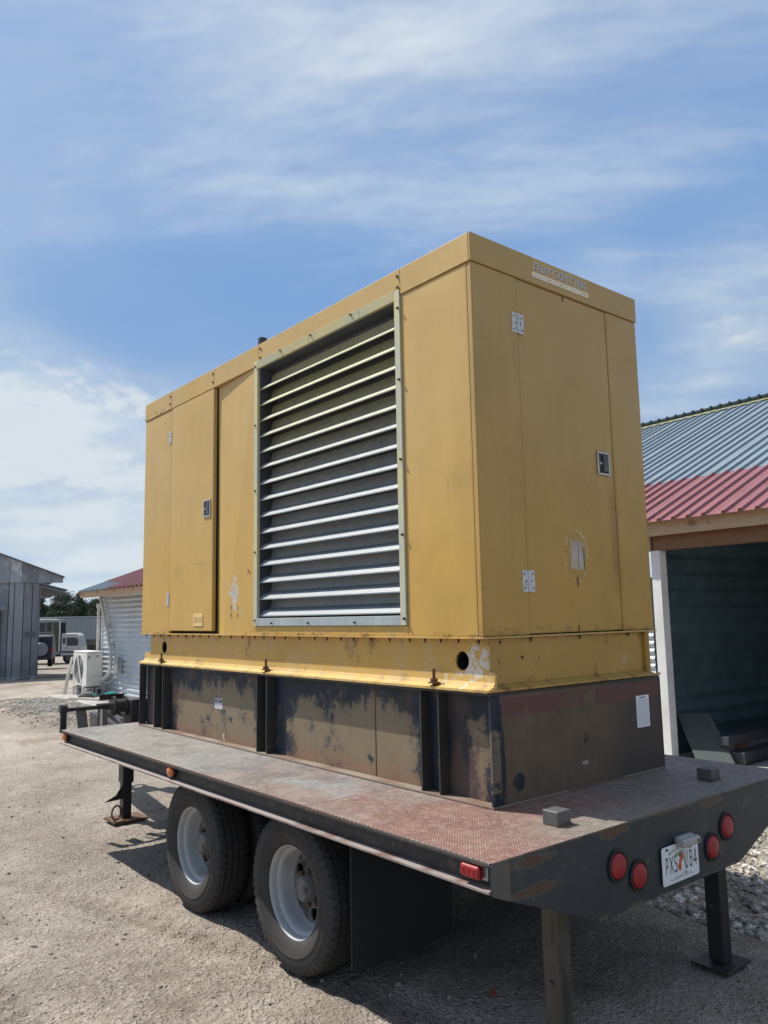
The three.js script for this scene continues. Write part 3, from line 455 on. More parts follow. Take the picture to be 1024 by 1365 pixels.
// ---------------------------------------------------------------- fuel tank between trailer and generator
const tank = thing('fuel_tank', 'long black and olive worn steel fuel tank under the yellow generator', 'fuel tank', [0.71, DY, -2.05]);
{
  const ribs = [-4.129, -3.815, -3.65, -2.121, -1.995, -0.457, -0.323, 0.030];
  const navy = (n) => mix3([0.004, 0.011, 0.022], [0.011, 0.024, 0.040], n), olive = (n, y) => mix3(mix3([0.185, 0.143, 0.084], [0.255, 0.203, 0.130], n), [0.24, 0.135, 0.08], ss(1.10, 0.93, y) * 0.7);
  const tSide = tex(2048, 512, (z, y) => {
    const n = fbr(z * 2.2, y * 2.2, 6, 401), f = fbr(z * 9, y * 7, 7, 405), drip = fbr(z * 30, y * 5, 6, 409), g = fbr(z * 50, y * 50, 4, 413);
    let near = 9; for (const r of ribs) { const d = z - r; near = Math.min(near, d >= 0 ? d * 0.8 : -d * 1.5); }
    let m = ss(1.20, 1.43, y + 0.05 * (drip - 0.5)) * 0.50 + ss(0.30, 0.02, near) * 0.46 + (f - 0.5) * 0.75 + (n - 0.5) * 0.5 + 0.04;
    if (z > -0.33) m += 0.12 * ss(-0.02, -0.14, z); if (z < -3.6) m += 0.2;
    let c = mix3(olive(f * 0.7 + g * 0.3, y), navy(n), clamp(ss(0.02, 0.55, m) * 0.60 + ss(0.20, 0.40, m + 0.42 * (g - 0.5)) * 0.48));
    c = mix3(c, [0.20, 0.115, 0.075], 0.40 * ss(0.55, 0.75, fbm(z * 4 + 4, y * 2, 4, 417)));
    c = mix3(c, [0.07, 0.06, 0.05], 0.5 * ss(0.62, 0.85, drip) * ss(0.4, 0.62, n));
    for (const [a, b, r] of [[-2.60, 1.09, 0.03], [-0.955, 1.02, 0.03]]) c = mix3(c, [0.02, 0.035, 0.04], ss(1.2, 0.3, Math.hypot((z - a) / r, (y - b) / r) + 1.6 * (g - 0.5)));
    c = mix3(c, [0.5, 0.48, 0.42], 0.8 * ss(0.6, 0.3, Math.hypot((z + 2.71) / 0.03, (y - 0.965) / 0.03) + 2.0 * (g - 0.5)));
    return c;
  }, { x0: -4.15, y0: 0.90, w: 4.21, h: 0.56 });
  const tRear = tex(1024, 512, (x, y) => {
    const n = fbr(x * 2.4 + 3, y * 2.4, 6, 421), f = fbr(x * 8, y * 8, 7, 425), g = fbr(x * 40, y * 40, 4, 429), drip = fbr(x * 26, y * 4, 5, 433);
    let c = mix3([0.074, 0.052, 0.034], [0.150, 0.104, 0.064], clamp(f * 0.8 + n * 0.4 - 0.1)); c = mix3(c, [0.045, 0.038, 0.036], ss(0.75, 1.15, x) * 0.75);
    const band = ss(1.325, 1.34, y + 0.03 * (f - 0.5)) * ss(1.43, 1.41, y); c = mix3(c, [0.115, 0.050, 0.044], band * 0.9 * (1 - ss(0.55, 0.62, Math.abs(f - 0.5) * 2 + (Math.abs(x - 0.66) < 0.14 ? 0.35 : 0))));
    c = mix3(c, navy(n), ss(0.5, 0.7, ss(0.14, 0.04, x) * (0.45 + 0.7 * f) + ss(0.4, 0.0, Math.hypot((x - 0.17) / 0.22, (y - 1.02) / 0.22)) * (0.4 + f)));
    if (x < 0.052) c = mix3(navy(n), [0.14, 0.115, 0.085], ss(0.50, 0.62, f + ss(1.25, 1.0, y) * 0.14));
    c = mix3(c, [0.02, 0.02, 0.02], ss(0.5, 0.75, ss(1.6, 0.2, Math.hypot((x - 0.70) / 0.035, (y - 1.175) / 0.04)) * 0.7 + (g - 0.5)));
    c = mix3(c, [0.30, 0.29, 0.26], ss(0.5, 0.6, ss(0.03, 0.02, Math.abs(x - 0.69)) * ss(0.012, 0.006, Math.abs(y - 1.045)) * 0.9 + (g - 0.5) * 0.5));
    c = mix3(c, [0.06, 0.052, 0.045], 0.4 * ss(0.6, 0.85, drip)); c = mix3(c, [0.03, 0.03, 0.032], ss(0.025, 0.0, 1.42 - x) * 0.8); return c;
  }, { x0: -0.02, y0: 0.90, w: 1.46, h: 0.56 });
  const sM = std([1, 1, 1], 0.75, 0, { map: tSide, bumpMap: fineBump, bumpScale: 0.0010, roughnessMap: roughTex }), rM = std([1, 1, 1], 0.7, 0, { map: tRear, bumpMap: fineBump, bumpScale: 0.0010 });
  part('left_plate', [rbox(0.055, 0.065, 0.931, 1.432, -4.12, -0.9125, 0.001), rbox(0.055, 0.065, 0.931, 1.432, -0.9085, 0.022, 0.001)], sM, tank);
  part('weld_seam', tube([[0.056, 0.935, -0.9105], [0.056, 1.18, -0.9105], [0.056, 1.43, -0.9105]], 0.0045, 20, 6), M.rusty, tank);
  part('rear_plate', [rbox(0.050, 1.430, 0.931, 1.432, 0.024, 0.040, 0.001)], rM, tank);
  part('corner_strip', [rbox(-0.009, 0.0485, 0.931, 1.4315, 0.026, 0.0395, 0.001)], rM, tank);
  part('right_plate', rbox(1.355, 1.365, 0.931, 1.432, -4.12, 0.022, 0.001), sM, tank);
  part('front_plate', rbox(0.067, 1.353, 0.931, 1.432, -4.129, -4.118, 0.001), sM, tank);
  const flM = std([1, 1, 1], 0.7, 0.05, { map: tex(1024, 32, (z, x) => { const n = fbm(z * 6, x * 20, 5, 441); return mix3([0.24, 0.195, 0.15], [0.17, 0.10, 0.07], ss(0.4, 0.62, n)); }, { x0: -0.05, y0: -4.2, w: 1.5, h: 4.3 }) });
  part('bottom_flange', [rbox(-0.012, 1.433, DY + 0.0015, 0.930, -4.134, 0.041, 0.002)], flM, tank);
  part('top_flange', [rbox(-0.009, 1.430, 1.433, 1.443, -4.134, 0.040, 0.002)], worn([0.05, 0.05, 0.05], 0.6, 0.2), tank);
  const edge = worn([0.055, 0.055, 0.052], 0.65, 0.0);
  for (const s of [0, 1]) for (const z of ribs.slice(0, 7)) part('rib', rbox(s ? 1.3655 : -0.009, s ? 1.430 : 0.0545, 0.931, 1.4325, z - 0.005, z + 0.005, 0.0015), s ? M.black : edge, tank);
  // pasted label and notice
  const label = (w, h, draw) => { const cv = document.createElement('canvas'); cv.width = w; cv.height = h; const c = cv.getContext('2d'); draw(c, w, h); const t = new THREE.CanvasTexture(cv); t.colorSpace = THREE.SRGBColorSpace; t.wrapS = t.wrapT = THREE.ClampToEdgeWrapping; return t; };
  { const t = label(256, 160, (c, w, h) => { c.fillStyle = '#d3d5da'; c.fillRect(0, 0, w, h); c.fillStyle = '#41476b'; c.fillRect(10, 12, w - 20, 52); c.fillStyle = '#c9ccd2'; c.font = 'bold 40px sans-serif'; c.fillText('DIESEL', 44, 52); c.fillStyle = '#5a6080'; for (let y = 78; y < 150; y += 20) for (let x = 14; x < w - 30; x += 12 + ((x * y) % 17)) c.fillRect(x, y, 8 + ((x * 7 + y) % 9), 9); });
    t.repeat.set(1 / 0.115, 1 / 0.075); t.offset.set(2.845 / 0.115, -1.155 / 0.075); part('small_label', box(0.0535, 0.0548, 1.155, 1.230, -2.845, -2.730), std([1, 1, 1], 0.6, 0, { map: t }), tank); }
  { const t = label(256, 384, (c, w, h) => { c.fillStyle = '#dfe3e6'; c.fillRect(0, 0, w, h); c.fillStyle = '#58626a'; c.fillRect(70, 18, 120, 14); let y = 48, k = 1; while (y < 370) { let x = 18; while (x < w - 30) { k = (k * 37 + 11) % 101; const l = 10 + (k % 34); c.globalAlpha = 0.5; c.fillRect(x, y, Math.min(l, w - 16 - x), 5); x += l + 6; } y += 13; } });
    t.repeat.set(1 / 0.125, 1 / 0.175); t.offset.set(-1.175 / 0.125, -1.170 / 0.175); part('paper_notice', box(1.175, 1.300, 1.170, 1.345, 0.0402, 0.0415), std([1, 1, 1], 0.7, 0, { map: t }), tank); }
}

// ---------------------------------------------------------------- generator
const gen = thing('diesel_generator', 'big yellow metal generator housing with a louvred side grille, standing on the tank', 'generator', [0.73, 1.444, -2.06]);
{
  const W = 1.465, L = 4.13, Y0 = 1.710, YF = 3.615, YT = 3.768, S = M.yellowSide, Rr = M.yellowRear;
  // base frame
  const web = shapeOf([[-4.02, 1.54], [-4.02, 1.698], [-0.012, 1.698], [-0.012, 1.54]]); circleHole(web, -0.188, 1.590, 0.047); circleHole(web, -3.738, 1.592, 0.050);
  const base = part('base_rail', [alongX(web, 0.040, 0.052), alongZ([[0.052, 1.5398], [0.040, 1.5398], [0.037, 1.492], [0.026, 1.472], [0.0, 1.463], [-0.020, 1.459], [-0.020, 1.447], [0.052, 1.447]], -4.14, 0.030)], S, gen);
  for (const z of [-0.188, -3.738]) part('lifting_hole', [cyl(0.0475, 0.0475, 0.16, 'x', 0.125, 1.591, z, 28, true), cyl(0.0475, 0.0475, 0.004, 'x', 0.206, 1.591, z, 28)], M.dark, base);
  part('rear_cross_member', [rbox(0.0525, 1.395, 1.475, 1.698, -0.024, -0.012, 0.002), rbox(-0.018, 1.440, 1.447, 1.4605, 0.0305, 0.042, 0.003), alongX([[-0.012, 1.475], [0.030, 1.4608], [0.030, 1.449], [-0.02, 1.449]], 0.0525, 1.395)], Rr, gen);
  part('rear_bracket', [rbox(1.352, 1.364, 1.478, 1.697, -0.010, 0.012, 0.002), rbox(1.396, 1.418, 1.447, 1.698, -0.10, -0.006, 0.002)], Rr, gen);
  part('right_rail', [box(1.400, 1.412, 1.447, 1.698, -4.05, -0.105)], M.yellow, gen);
  part('front_cross_member', box(0.053, 1.399, 1.447, 1.698, -4.02, -4.008), M.yellow, gen);
  for (const z of [-0.356, -2.015, -3.702]) { const b = part('anchor_bolt', [cyl(0.0085, 0.0085, 0.085, 'y', 0.000, 1.505, z, 10), cyl(0.02, 0.02, 0.020, 'y', 0.000, 1.488, z, 6)], M.rusty, gen); part('washer', [cyl(0.032, 0.032, 0.005, 'y', 0.000, 1.477, z, 18)], M.rusty, b); }
  part('bottom_plate', rbox(-0.010, W + 0.010, 1.6985, 1.7085, -L - 0.006, 0.010, 0.002), S, gen);
  { const g = []; for (let z = -4.05; z < -0.02; z += 0.118 + 0.06 * hash(Math.round(z * 50), 1, 9)) g.push(cyl(0.008, 0.003, 0.022, 'y', 0.012, 1.687, z, 6)); for (const x of [0.35, 0.75, 1.2]) g.push(cyl(0.008, 0.003, 0.022, 'y', x, 1.687, -0.002, 6)); const m = part('screw_row', g, M.screw, gen); m.userData.kind = 'stuff'; }

  // dark core keeps light from leaking through the joints
  part('inner_liner', [box(0.14, W - 0.04, Y0 + 0.001, YF, -L + 0.04, -0.04)], M.dark, gen);
  // thin sheet is never quite flat: a skin that bulges a few millimetres between its edges
  function skin(a0, a1, y0, y1, face, axis, seed, amp = 0.007) {
    const w = a1 - a0 - 0.014, h = y1 - y0 - 0.014, g = new THREE.PlaneGeometry(w, h, Math.max(6, Math.round(w / 0.045)), Math.max(6, Math.round(h / 0.06))), p = g.attributes.position;
    for (let i = 0; i < p.count; i++) { const u = p.getX(i), v = p.getY(i), e = ss(0, 0.12, Math.min(w / 2 - Math.abs(u), h / 2 - Math.abs(v))); p.setZ(i, 0.0004 + amp * e * fbm((u + a0) * 2.2 + seed, v * 1.7 + seed * 3, 3, 531)); }
    g.computeVertexNormals();
    if (axis === 'x') { g.rotateY(-Math.PI / 2); g.translate(face, (y0 + y1) / 2, (a0 + a1) / 2); } else g.translate((a0 + a1) / 2, (y0 + y1) / 2, face);
    return g;
  }
  const T = 0.030, panel = (name, z0, z1, y0 = Y0, y1 = YF - 0.004, x = 0) => part(name, y1 - y0 > 0.3 ? [rbox(x, x + T, y0, y1, z0, z1, 0.003, 2), skin(z0, z1, y0, y1, x, 'x', z0)] : rbox(x, x + T, y0, y1, z0, z1, 0.003, 2), S, gen);
  panel('side_panel', -4.130, -3.5675);
  panel('side_panel', -0.5455, -0.0325);
  panel('sill_panel', -2.165, -0.5475, Y0, 1.7645);
  // dented panel between door and louvre: two facets that meet in a crease
  { const A = [0.002, Y0, -2.170], B = [0.002, YF - 0.004, -2.170], C = [0.0, Y0, -2.60], D = [0.036, Y0 + 0.001, -2.778], E = [0.030, YF - 0.004, -2.778];
    const f = new THREE.BufferGeometry(), v = [A, B, C, C, B, E, C, E, D]; f.setAttribute('position', new THREE.Float32BufferAttribute(v.flat(), 3)); f.computeVertexNormals();
    part('dented_panel', [f, box(0.045, 0.05, Y0, YF - 0.004, -2.775, -2.170), box(0.003, 0.0395, Y0, YF - 0.006, -2.173, -2.1685)], S, gen); }
  const door = part('side_door', [rbox(-0.006, T - 0.004, Y0 + 0.020, YF - 0.006, -3.5560, -2.7915, 0.004, 2), skin(-3.556, -2.7915, Y0 + 0.02, YF - 0.006, -0.006, 'x', 5.3, 0.004)], S, gen);
  function hinge(parent, at, axis) {      // two leaves and a barrel
    const [x, y, z] = at, h = 0.055;
    const leaf = (s) => (axis === 'x' ? rbox(x - 0.0045, x - 0.0005, y - h, y + h, z + s * 0.029 - 0.024, z + s * 0.029 + 0.024, 0.001) : rbox(x + s * 0.026 - 0.021, x + s * 0.026 + 0.021, y - h, y + h, z + 0.0005, z + 0.0045, 0.001));
    const b = part('hinge', [leaf(-1), leaf(1), cyl(0.0065, 0.0065, 2 * h, 'y', axis === 'x' ? x - 0.006 : x, y, axis === 'x' ? z : z + 0.006, 12)], M.hinge, parent);
    const g = []; for (const s of [-1, 1]) for (const k of [-0.036, 0, 0.036]) { const o = s * (0.029 + (k ? 0.006 : -0.006)); g.push(axis === 'x' ? cyl(0.0048, 0.0048, 0.002, 'x', x - 0.0052, y + k, z + o, 8) : cyl(0.0048, 0.0048, 0.002, 'z', x + o * 0.9, y + k, z + 0.0052, 8)); }
    const q = part('hinge_screws', g, M.screw, parent); q.userData.kind = 'stuff';
    return b;
  }
  M.hinge = std([1, 1, 1], 0.45, 0.3, { map: tex(128, 128, (x, y) => { const n = fbm(x * 60, y * 60, 4, 501, 60); return mix3([0.60, 0.61, 0.63], [0.44, 0.44, 0.43], ss(0.4, 0.75, n)); }, { repeat: true }) });
  hinge(door, [0, 3.365, -3.5600], 'x'); hinge(door, [0, 1.988, -3.5600], 'x');
  function latch(parent, a, y, axis) {    // recessed paddle latch in a plated frame
    const g = (a0, a1, y0, y1, d0, d1, r = 0.003) => (axis === 'x' ? rbox(-d1, -d0, y0, y1, a + a0, a + a1, r) : rbox(a + a0, a + a1, y0, y1, d0, d1, r));
    const off = axis === 'x' ? 0.0058 : -0.0005;
    const o = part('latch', [g(-0.058, 0.058, y - 0.068, y - 0.056, off, off + 0.010), g(-0.058, 0.058, y + 0.056, y + 0.068, off, off + 0.010), g(-0.058, -0.046, y - 0.0555, y + 0.0555, off, off + 0.010), g(0.046, 0.058, y - 0.0555, y + 0.0555, off, off + 0.010), g(-0.0455, 0.0455, y - 0.0555, y + 0.0555, off, off + 0.0015, 0.0005)], M.zinc, parent);
    return o;
  }
  const lf = latch(door, -2.882, 2.672, 'x');
  // latches: dark well and paddle, each a piece of the door
  part('latch_well', rbox(-0.0100, -0.0078, 2.6175, 2.7265, -2.9265, -2.8375, 0.0005), M.black, door); part('latch_paddle', rbox(-0.018, -0.0102, 2.622, 2.722, -2.892, -2.845, 0.003), M.steel, door); part('latch_key', cyl(0.008, 0.008, 0.006, 'x', -0.0125, 2.668, -2.910, 12), M.zinc, door);
  { const cv = document.createElement('canvas'); cv.width = 256; cv.height = 160; const c = cv.getContext('2d'); c.fillStyle = '#e3c585'; c.fillRect(0, 0, 256, 160); c.fillStyle = 'rgba(110,70,35,0.8)'; c.font = 'bold 62px sans-serif'; c.textAlign = 'center'; c.save(); c.translate(128, 88); c.scale(0.62, 1.5); c.fillText('DIESEL FUEL', 0, 20); c.restore(); c.fillStyle = 'rgba(227,197,133,0.7)'; for (let i = 0; i < 14; i++) c.fillRect(hash(i, 1, 3) * 256, 20 + hash(i, 2, 3) * 120, 3 + hash(i, 3, 3) * 12, 2 + 4 * hash(i, 4, 3));
    const t = new THREE.CanvasTexture(cv); t.colorSpace = THREE.SRGBColorSpace; t.repeat.set(1 / 0.160, 1 / 0.098); t.offset.set(3.095 / 0.160, -1.768 / 0.098); t.wrapS = t.wrapT = THREE.ClampToEdgeWrapping;
    part('fuel_label', box(-0.0112, -0.0104, 1.768, 1.866, -3.095, -2.935), std([1, 1, 1], 0.6, 0, { map: t }), door); }
  part('door_gap_strip', [box(0.030, 0.034, Y0, YF, -2.812, -2.765), box(0.030, 0.034, Y0, YF, -3.575, -3.55), box(0.031, 0.034, Y0, Y0 + 0.03, -3.56, -2.80)], M.dark, gen);

  // louvre
  const lz0 = -2.161, lz1 = -0.550, ly0 = 1.7665, ly1 = 3.648, B = 0.046;
  const frTex = tex(512, 512, (z, y) => { const n = fbm(z * 5, y * 5, 5, 511, 5), f = fbm(z * 30, y * 30, 4, 515, 30); return mix3(mix3([0.50, 0.51, 0.38], [0.58, 0.53, 0.29], ss(0.35, 0.65, n)), [0.40, 0.43, 0.42], ss(0.5, 0.8, f) * 0.6); }, { repeat: true });
  const frM = std([1, 1, 1], 0.6, 0.05, { map: frTex }), frBlue = std([0.46, 0.53, 0.56], 0.55, 0.1, { map: grime });
  const grille = part('louvre_frame', rbox(-0.012, 0.010, ly0, ly1, lz0, lz0 + B, 0.002), frM, gen); part('frame_side', rbox(-0.012, 0.010, ly0, ly1, lz1 - B, lz1, 0.002), frM, grille);
  part('frame_top', [rbox(-0.011, 0.010, ly1 - 0.058, ly1 + 0.004, lz0 + B + 0.0005, -1.46, 0.002), rbox(-0.011, 0.010, ly1 - 0.058, ly1 + 0.004, -1.459, -0.92, 0.002), rbox(-0.011, 0.010, ly1 - 0.058, ly1 + 0.004, -0.919, lz1 - B - 0.0005, 0.002)], std([0.80, 0.76, 0.64], 0.6, 0.05, { map: frTex }), grille);
  part('frame_bottom', rbox(-0.011, 0.010, ly0, ly0 + 0.052, lz0 + B + 0.0005, lz1 - B - 0.0005, 0.002), frBlue, grille);
  part('louvre_box', [box(0.0105, 0.118, ly0, ly1, lz0 + B - 0.012, lz0 + B - 0.001), box(0.0105, 0.118, ly0, ly1, lz1 - B + 0.001, lz1 - B + 0.012), box(0.0105, 0.118, ly1 - 0.058, ly1 - 0.050, lz0 + B, lz1 - B), box(0.119, 0.124, ly0, ly1, lz0 + B, lz1 - B)], std([0.09, 0.10, 0.112], 0.7, 0.0, { map: grime }), grille);
  part('frame_screw', [...[0.02, 0.27, 0.5, 0.75, 0.98].flatMap((t) => [cyl(0.007, 0.007, 0.012, 'x', -0.013, mix(ly0, ly1, t), lz0 + 0.02, 8), cyl(0.007, 0.007, 0.018, 'x', -0.015, mix(ly0, ly1, t * 0.96), lz1 - 0.010, 8)]), ...[0.15, 0.42, 0.72].map((t) => cyl(0.006, 0.006, 0.016, 'x', -0.014, ly0 + 0.018, mix(lz0, lz1, t), 8)), ...[0.22, 0.45, 0.72].map((t) => cyl(0.006, 0.006, 0.016, 'x', -0.014, ly1 - 0.010, mix(lz0, lz1, t), 8))], M.screw, grille);
  const bladeTex = tex(512, 1024, (z, y) => { const n = fbm(z * 3, y * 3, 5, 521), f = fbm(z * 22, y * 60, 4, 525); let c = mix3([0.235, 0.27, 0.29], [0.29, 0.315, 0.315], n); c = mix3(c, [0.42, 0.40, 0.20], ss(2.6, 3.4, y + 0.5 * (f - 0.5)) * 0.75); return mul3(c, 0.85 + 0.3 * f); }, { x0: lz0, y0: ly0, w: 1.62, h: 1.9 });
  const bladeM = std([1, 1, 1], 0.55, 0.1, { map: bladeTex });
  for (let i = 0; i < 15; i++) {
    const y = 1.857 + 0.1143 * i, t = 0.0025, dy = 0.004 * (hash(i, 3, 7) - 0.5);
    const mid = [[0.0085, y - 0.026], [0.0085, y - 0.019], [0.041, y + 0.0135], [0.098, y + 0.034], [0.112, y + 0.104]];
    const outl = [...mid, ...mid.slice().reverse().map(([a, b]) => [a + t, b - (b < y - 0.02 ? 0 : t * 0.6)])];
    const g = alongZ(outl, lz0 + B + 0.001, lz1 - B - 0.001); g.translate(0, dy, 0);
    part('louvre_blade', g, bladeM, grille);
  }

  // roof cap in lengths, its fascia overlapping the panels; the last length ends at the rear
  const cuts = [-L - 0.006, -3.5745, -2.7875, -2.1085, -0.5455, 0.006];
  for (let i = 0; i < 5; i++) {
    const yb = i === 3 ? 3.653 : YF, m = [Rr, S][1];
    const cap = part('roof_cap', [rbox(-0.007, W + 0.007, yb, YT, cuts[i] + 0.0012, cuts[i + 1] - 0.0012 - (i === 4 ? 0.013 : 0), 0.003, 2)], m, gen);
    if (i < 4) for (const d of [0.035, 0.10]) part('fascia_bolt', cyl(0.0085, 0.0085, 0.008, 'x', -0.010, YF + d + 0.012, cuts[i + 1] + (i === 2 ? 0.03 : -0.02), 8), M.screw, cap);
  }
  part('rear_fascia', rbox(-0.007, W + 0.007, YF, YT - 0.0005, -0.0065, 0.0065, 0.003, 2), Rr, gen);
  part('roof_stub', [rbox(0.005, 0.06, YT, YT + 0.062, -2.14, -2.10, 0.004)], M.black, gen);

  // rear wall: fixed strip, door, fixed strip
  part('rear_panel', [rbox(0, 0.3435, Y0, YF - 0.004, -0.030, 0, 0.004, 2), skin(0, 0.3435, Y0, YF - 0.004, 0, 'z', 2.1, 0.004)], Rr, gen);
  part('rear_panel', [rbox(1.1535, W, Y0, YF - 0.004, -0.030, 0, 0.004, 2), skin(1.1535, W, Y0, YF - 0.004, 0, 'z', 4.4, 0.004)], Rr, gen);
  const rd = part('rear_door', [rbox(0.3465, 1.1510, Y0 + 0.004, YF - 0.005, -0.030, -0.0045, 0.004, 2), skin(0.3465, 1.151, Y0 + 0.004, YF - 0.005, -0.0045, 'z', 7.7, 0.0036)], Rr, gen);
  hinge(rd, [0.345, 3.355, 0], 'z'); hinge(rd, [0.345, 1.982, 0], 'z');
  latch(rd, 1.045, 2.668, 'z');
  part('latch_well', rbox(1.0005, 1.0895, 2.6135, 2.7225, 0.0012, 0.0035, 0.0005), M.black, rd); part('latch_paddle', rbox(1.036, 1.086, 2.618, 2.718, 0.0037, 0.012, 0.003), M.steel, rd); part('latch_key', cyl(0.008, 0.008, 0.006, 'z', 1.017, 2.668, 0.006, 12), M.zinc, rd);
  part('door_notch', [rbox(0.744, 0.749, Y0 + 0.0045, Y0 + 0.040, 0.0, 0.002, 0.0005), rbox(0.744, 0.749, YF - 0.040, YF - 0.0055, 0.0, 0.002, 0.0005)], M.screw, rd);
  part('right_wall', rbox(W - 0.030, W, Y0, YF - 0.004, -L, -0.0325, 0.003), M.yellow, gen);
  part('front_wall', rbox(0.0315, W - 0.0315, Y0, YF - 0.004, -L, -L + 0.03, 0.003), M.yellow, gen);

  // badge on the rear fascia: weathered grey letters over a pale strip
  { const cv = document.createElement('canvas'); cv.width = 1024; cv.height = 224; const c = cv.getContext('2d'); c.clearRect(0, 0, 1024, 224);
    c.fillStyle = '#bd9e5c'; c.fillRect(0, 0, 1024, 224);
    const word = (dx, dy, col) => { c.fillStyle = col; c.save(); c.translate(16 + dx, 136 + dy); c.font = 'bold 150px sans-serif'; const w = c.measureText('narcotrak').width; c.scale(992 / w, 1.12); c.fillText('narcotrak', 0, 0); c.restore(); };
    word(8, 6, '#5c5c62'); word(0, 0, '#a4a6ab'); word(-2, -3, 'rgba(190,193,198,0.35)');
    c.fillStyle = 'rgba(189,158,92,0.6)'; for (let i = 0; i < 210; i++) c.fillRect(hash(i, 1, 5) * 1024, hash(i, 2, 5) * 150, 4 + 22 * hash(i, 3, 5), 3 + 10 * hash(i, 4, 5));
    c.fillStyle = '#e9e2cc'; c.fillRect(0, 164, 1024, 58); c.fillStyle = '#8d8572'; c.font = 'bold 44px sans-serif'; c.textAlign = 'center'; { const s = 'CUSTOM POWER SYSTEM'; for (let i = 0; i < s.length; i++) c.fillText(s[i], 60 + i * 50.5, 209); } c.fillStyle = 'rgba(189,158,92,0.75)'; for (let i = 0; i < 60; i++) c.fillRect(hash(i, 6, 5) * 1024, 160 + hash(i, 7, 5) * 60, 3 + 14 * hash(i, 8, 5), 3 + 12 * hash(i, 9, 5));
    const t = new THREE.CanvasTexture(cv); t.colorSpace = THREE.SRGBColorSpace; const x0 = 0.475, w = 0.505, y0 = 3.652, h = 0.112; t.repeat.set(1 / w, 1 / h); t.offset.set(-x0 / w, -y0 / h); t.wrapS = t.wrapT = THREE.ClampToEdgeWrapping;
    part('badge', box(x0, x0 + w, y0, y0 + h, 0.0062, 0.0082), std([1, 1, 1], 0.5, 0.1, { map: t }), gen); }
}

// ---------------------------------------------------------------- sheet-metal buildings
const galvTex = tex(512, 512, (x, y) => { const n = fbm(x * 3, y * 3, 5, 601, 3), f = fbm(x * 12, y * 60, 4, 605, 12); const v = 0.80 + 0.30 * (n - 0.5) + 0.14 * (f - 0.5); return [v * 0.97, v, v * 1.02]; }, { repeat: true });
M.galv = std([0.66, 0.70, 0.73], 0.5, 0.25, { map: galvTex, roughnessMap: roughTex });
M.galvRoof = std([0.235, 0.295, 0.345], 0.55, 0.1, { map: galvTex });
M.redRoof = std([0.30, 0.105, 0.112], 0.5, 0.0, { map: galvTex });
const pineTex = tex(512, 512, (x, y) => { const g = fbm(x * 3, y * 60, 5, 611), k = fbm(x * 5, y * 9, 4, 615); let c = mix3([0.46, 0.30, 0.18], [0.60, 0.44, 0.29], g); return mix3(c, [0.24, 0.13, 0.07], 0.7 * ss(0.66, 0.76, k)); }, { repeat: true });
M.pine = std([1, 1, 1], 0.8, 0, { map: pineTex });
M.pineDark = std([0.42, 0.32, 0.26], 0.8, 0, { map: pineTex });
M.white = soft([0.86, 0.86, 0.84], 0.6);
M.concrete = std([1, 1, 1], 0.9, 0, { map: tex(512, 512, (x, y) => { const n = fbm(x * 4, y * 4, 6, 621, 4), f = fbm(x * 60, y * 60, 3, 625, 60); const v = 0.30 + 0.16 * n + 0.09 * (f - 0.5); return [v, v * 0.97, v * 0.91]; }, { repeat: true }), bumpMap: fineBump, bumpScale: 0.004 });
// wavy or ribbed sheet, local: runs along u (0..U), ribs repeat along v (0..V); returned in the (u, h, v) frame
function waveSheet(U, V, pitch, depth, kind, nu = 1) {
  const rows = []; // v, h
  if (kind === 'sine') for (let i = 0, n = Math.round(V / pitch * 8); i <= n; i++) rows.push([V * i / n, depth * 0.5 * (1 - Math.cos(2 * Math.PI * (V * i / n) / pitch))]);
  else { for (let v = 0; v < V - 1e-6; v += pitch) for (const [a, h] of [[0, 0], [0.62, 0], [0.72, 1], [0.86, 1], [0.96, 0]]) if (v + a * pitch <= V) rows.push([v + a * pitch, depth * h]); rows.push([V, 0]); }
  const pos = [], idx = [];
  for (let j = 0; j < rows.length; j++) for (let i = 0; i <= nu; i++) pos.push(U * i / nu, rows[j][1], rows[j][0]);
  for (let j = 0; j < rows.length - 1; j++) for (let i = 0; i < nu; i++) { const a = j * (nu + 1) + i, b = a + 1, c = a + nu + 1, d = c + 1; idx.push(a, c, b, b, c, d); }
  let g = new THREE.BufferGeometry(); g.setAttribute('position', new THREE.Float32BufferAttribute(pos, 3)); g.setIndex(idx); g.computeVertexNormals();
  return toCreasedNormals(g, kind === 'sine' ? 1.2 : 0.3);
}
function place(g, ex, ey, ez, o) { const m = new THREE.Matrix4().makeBasis(new THREE.Vector3(...ex), new THREE.Vector3(...ey), new THREE.Vector3(...ez)); m.setPosition(...o); g.applyMatrix4(m); return m.determinant() < 0 ? flip(g) : g; }

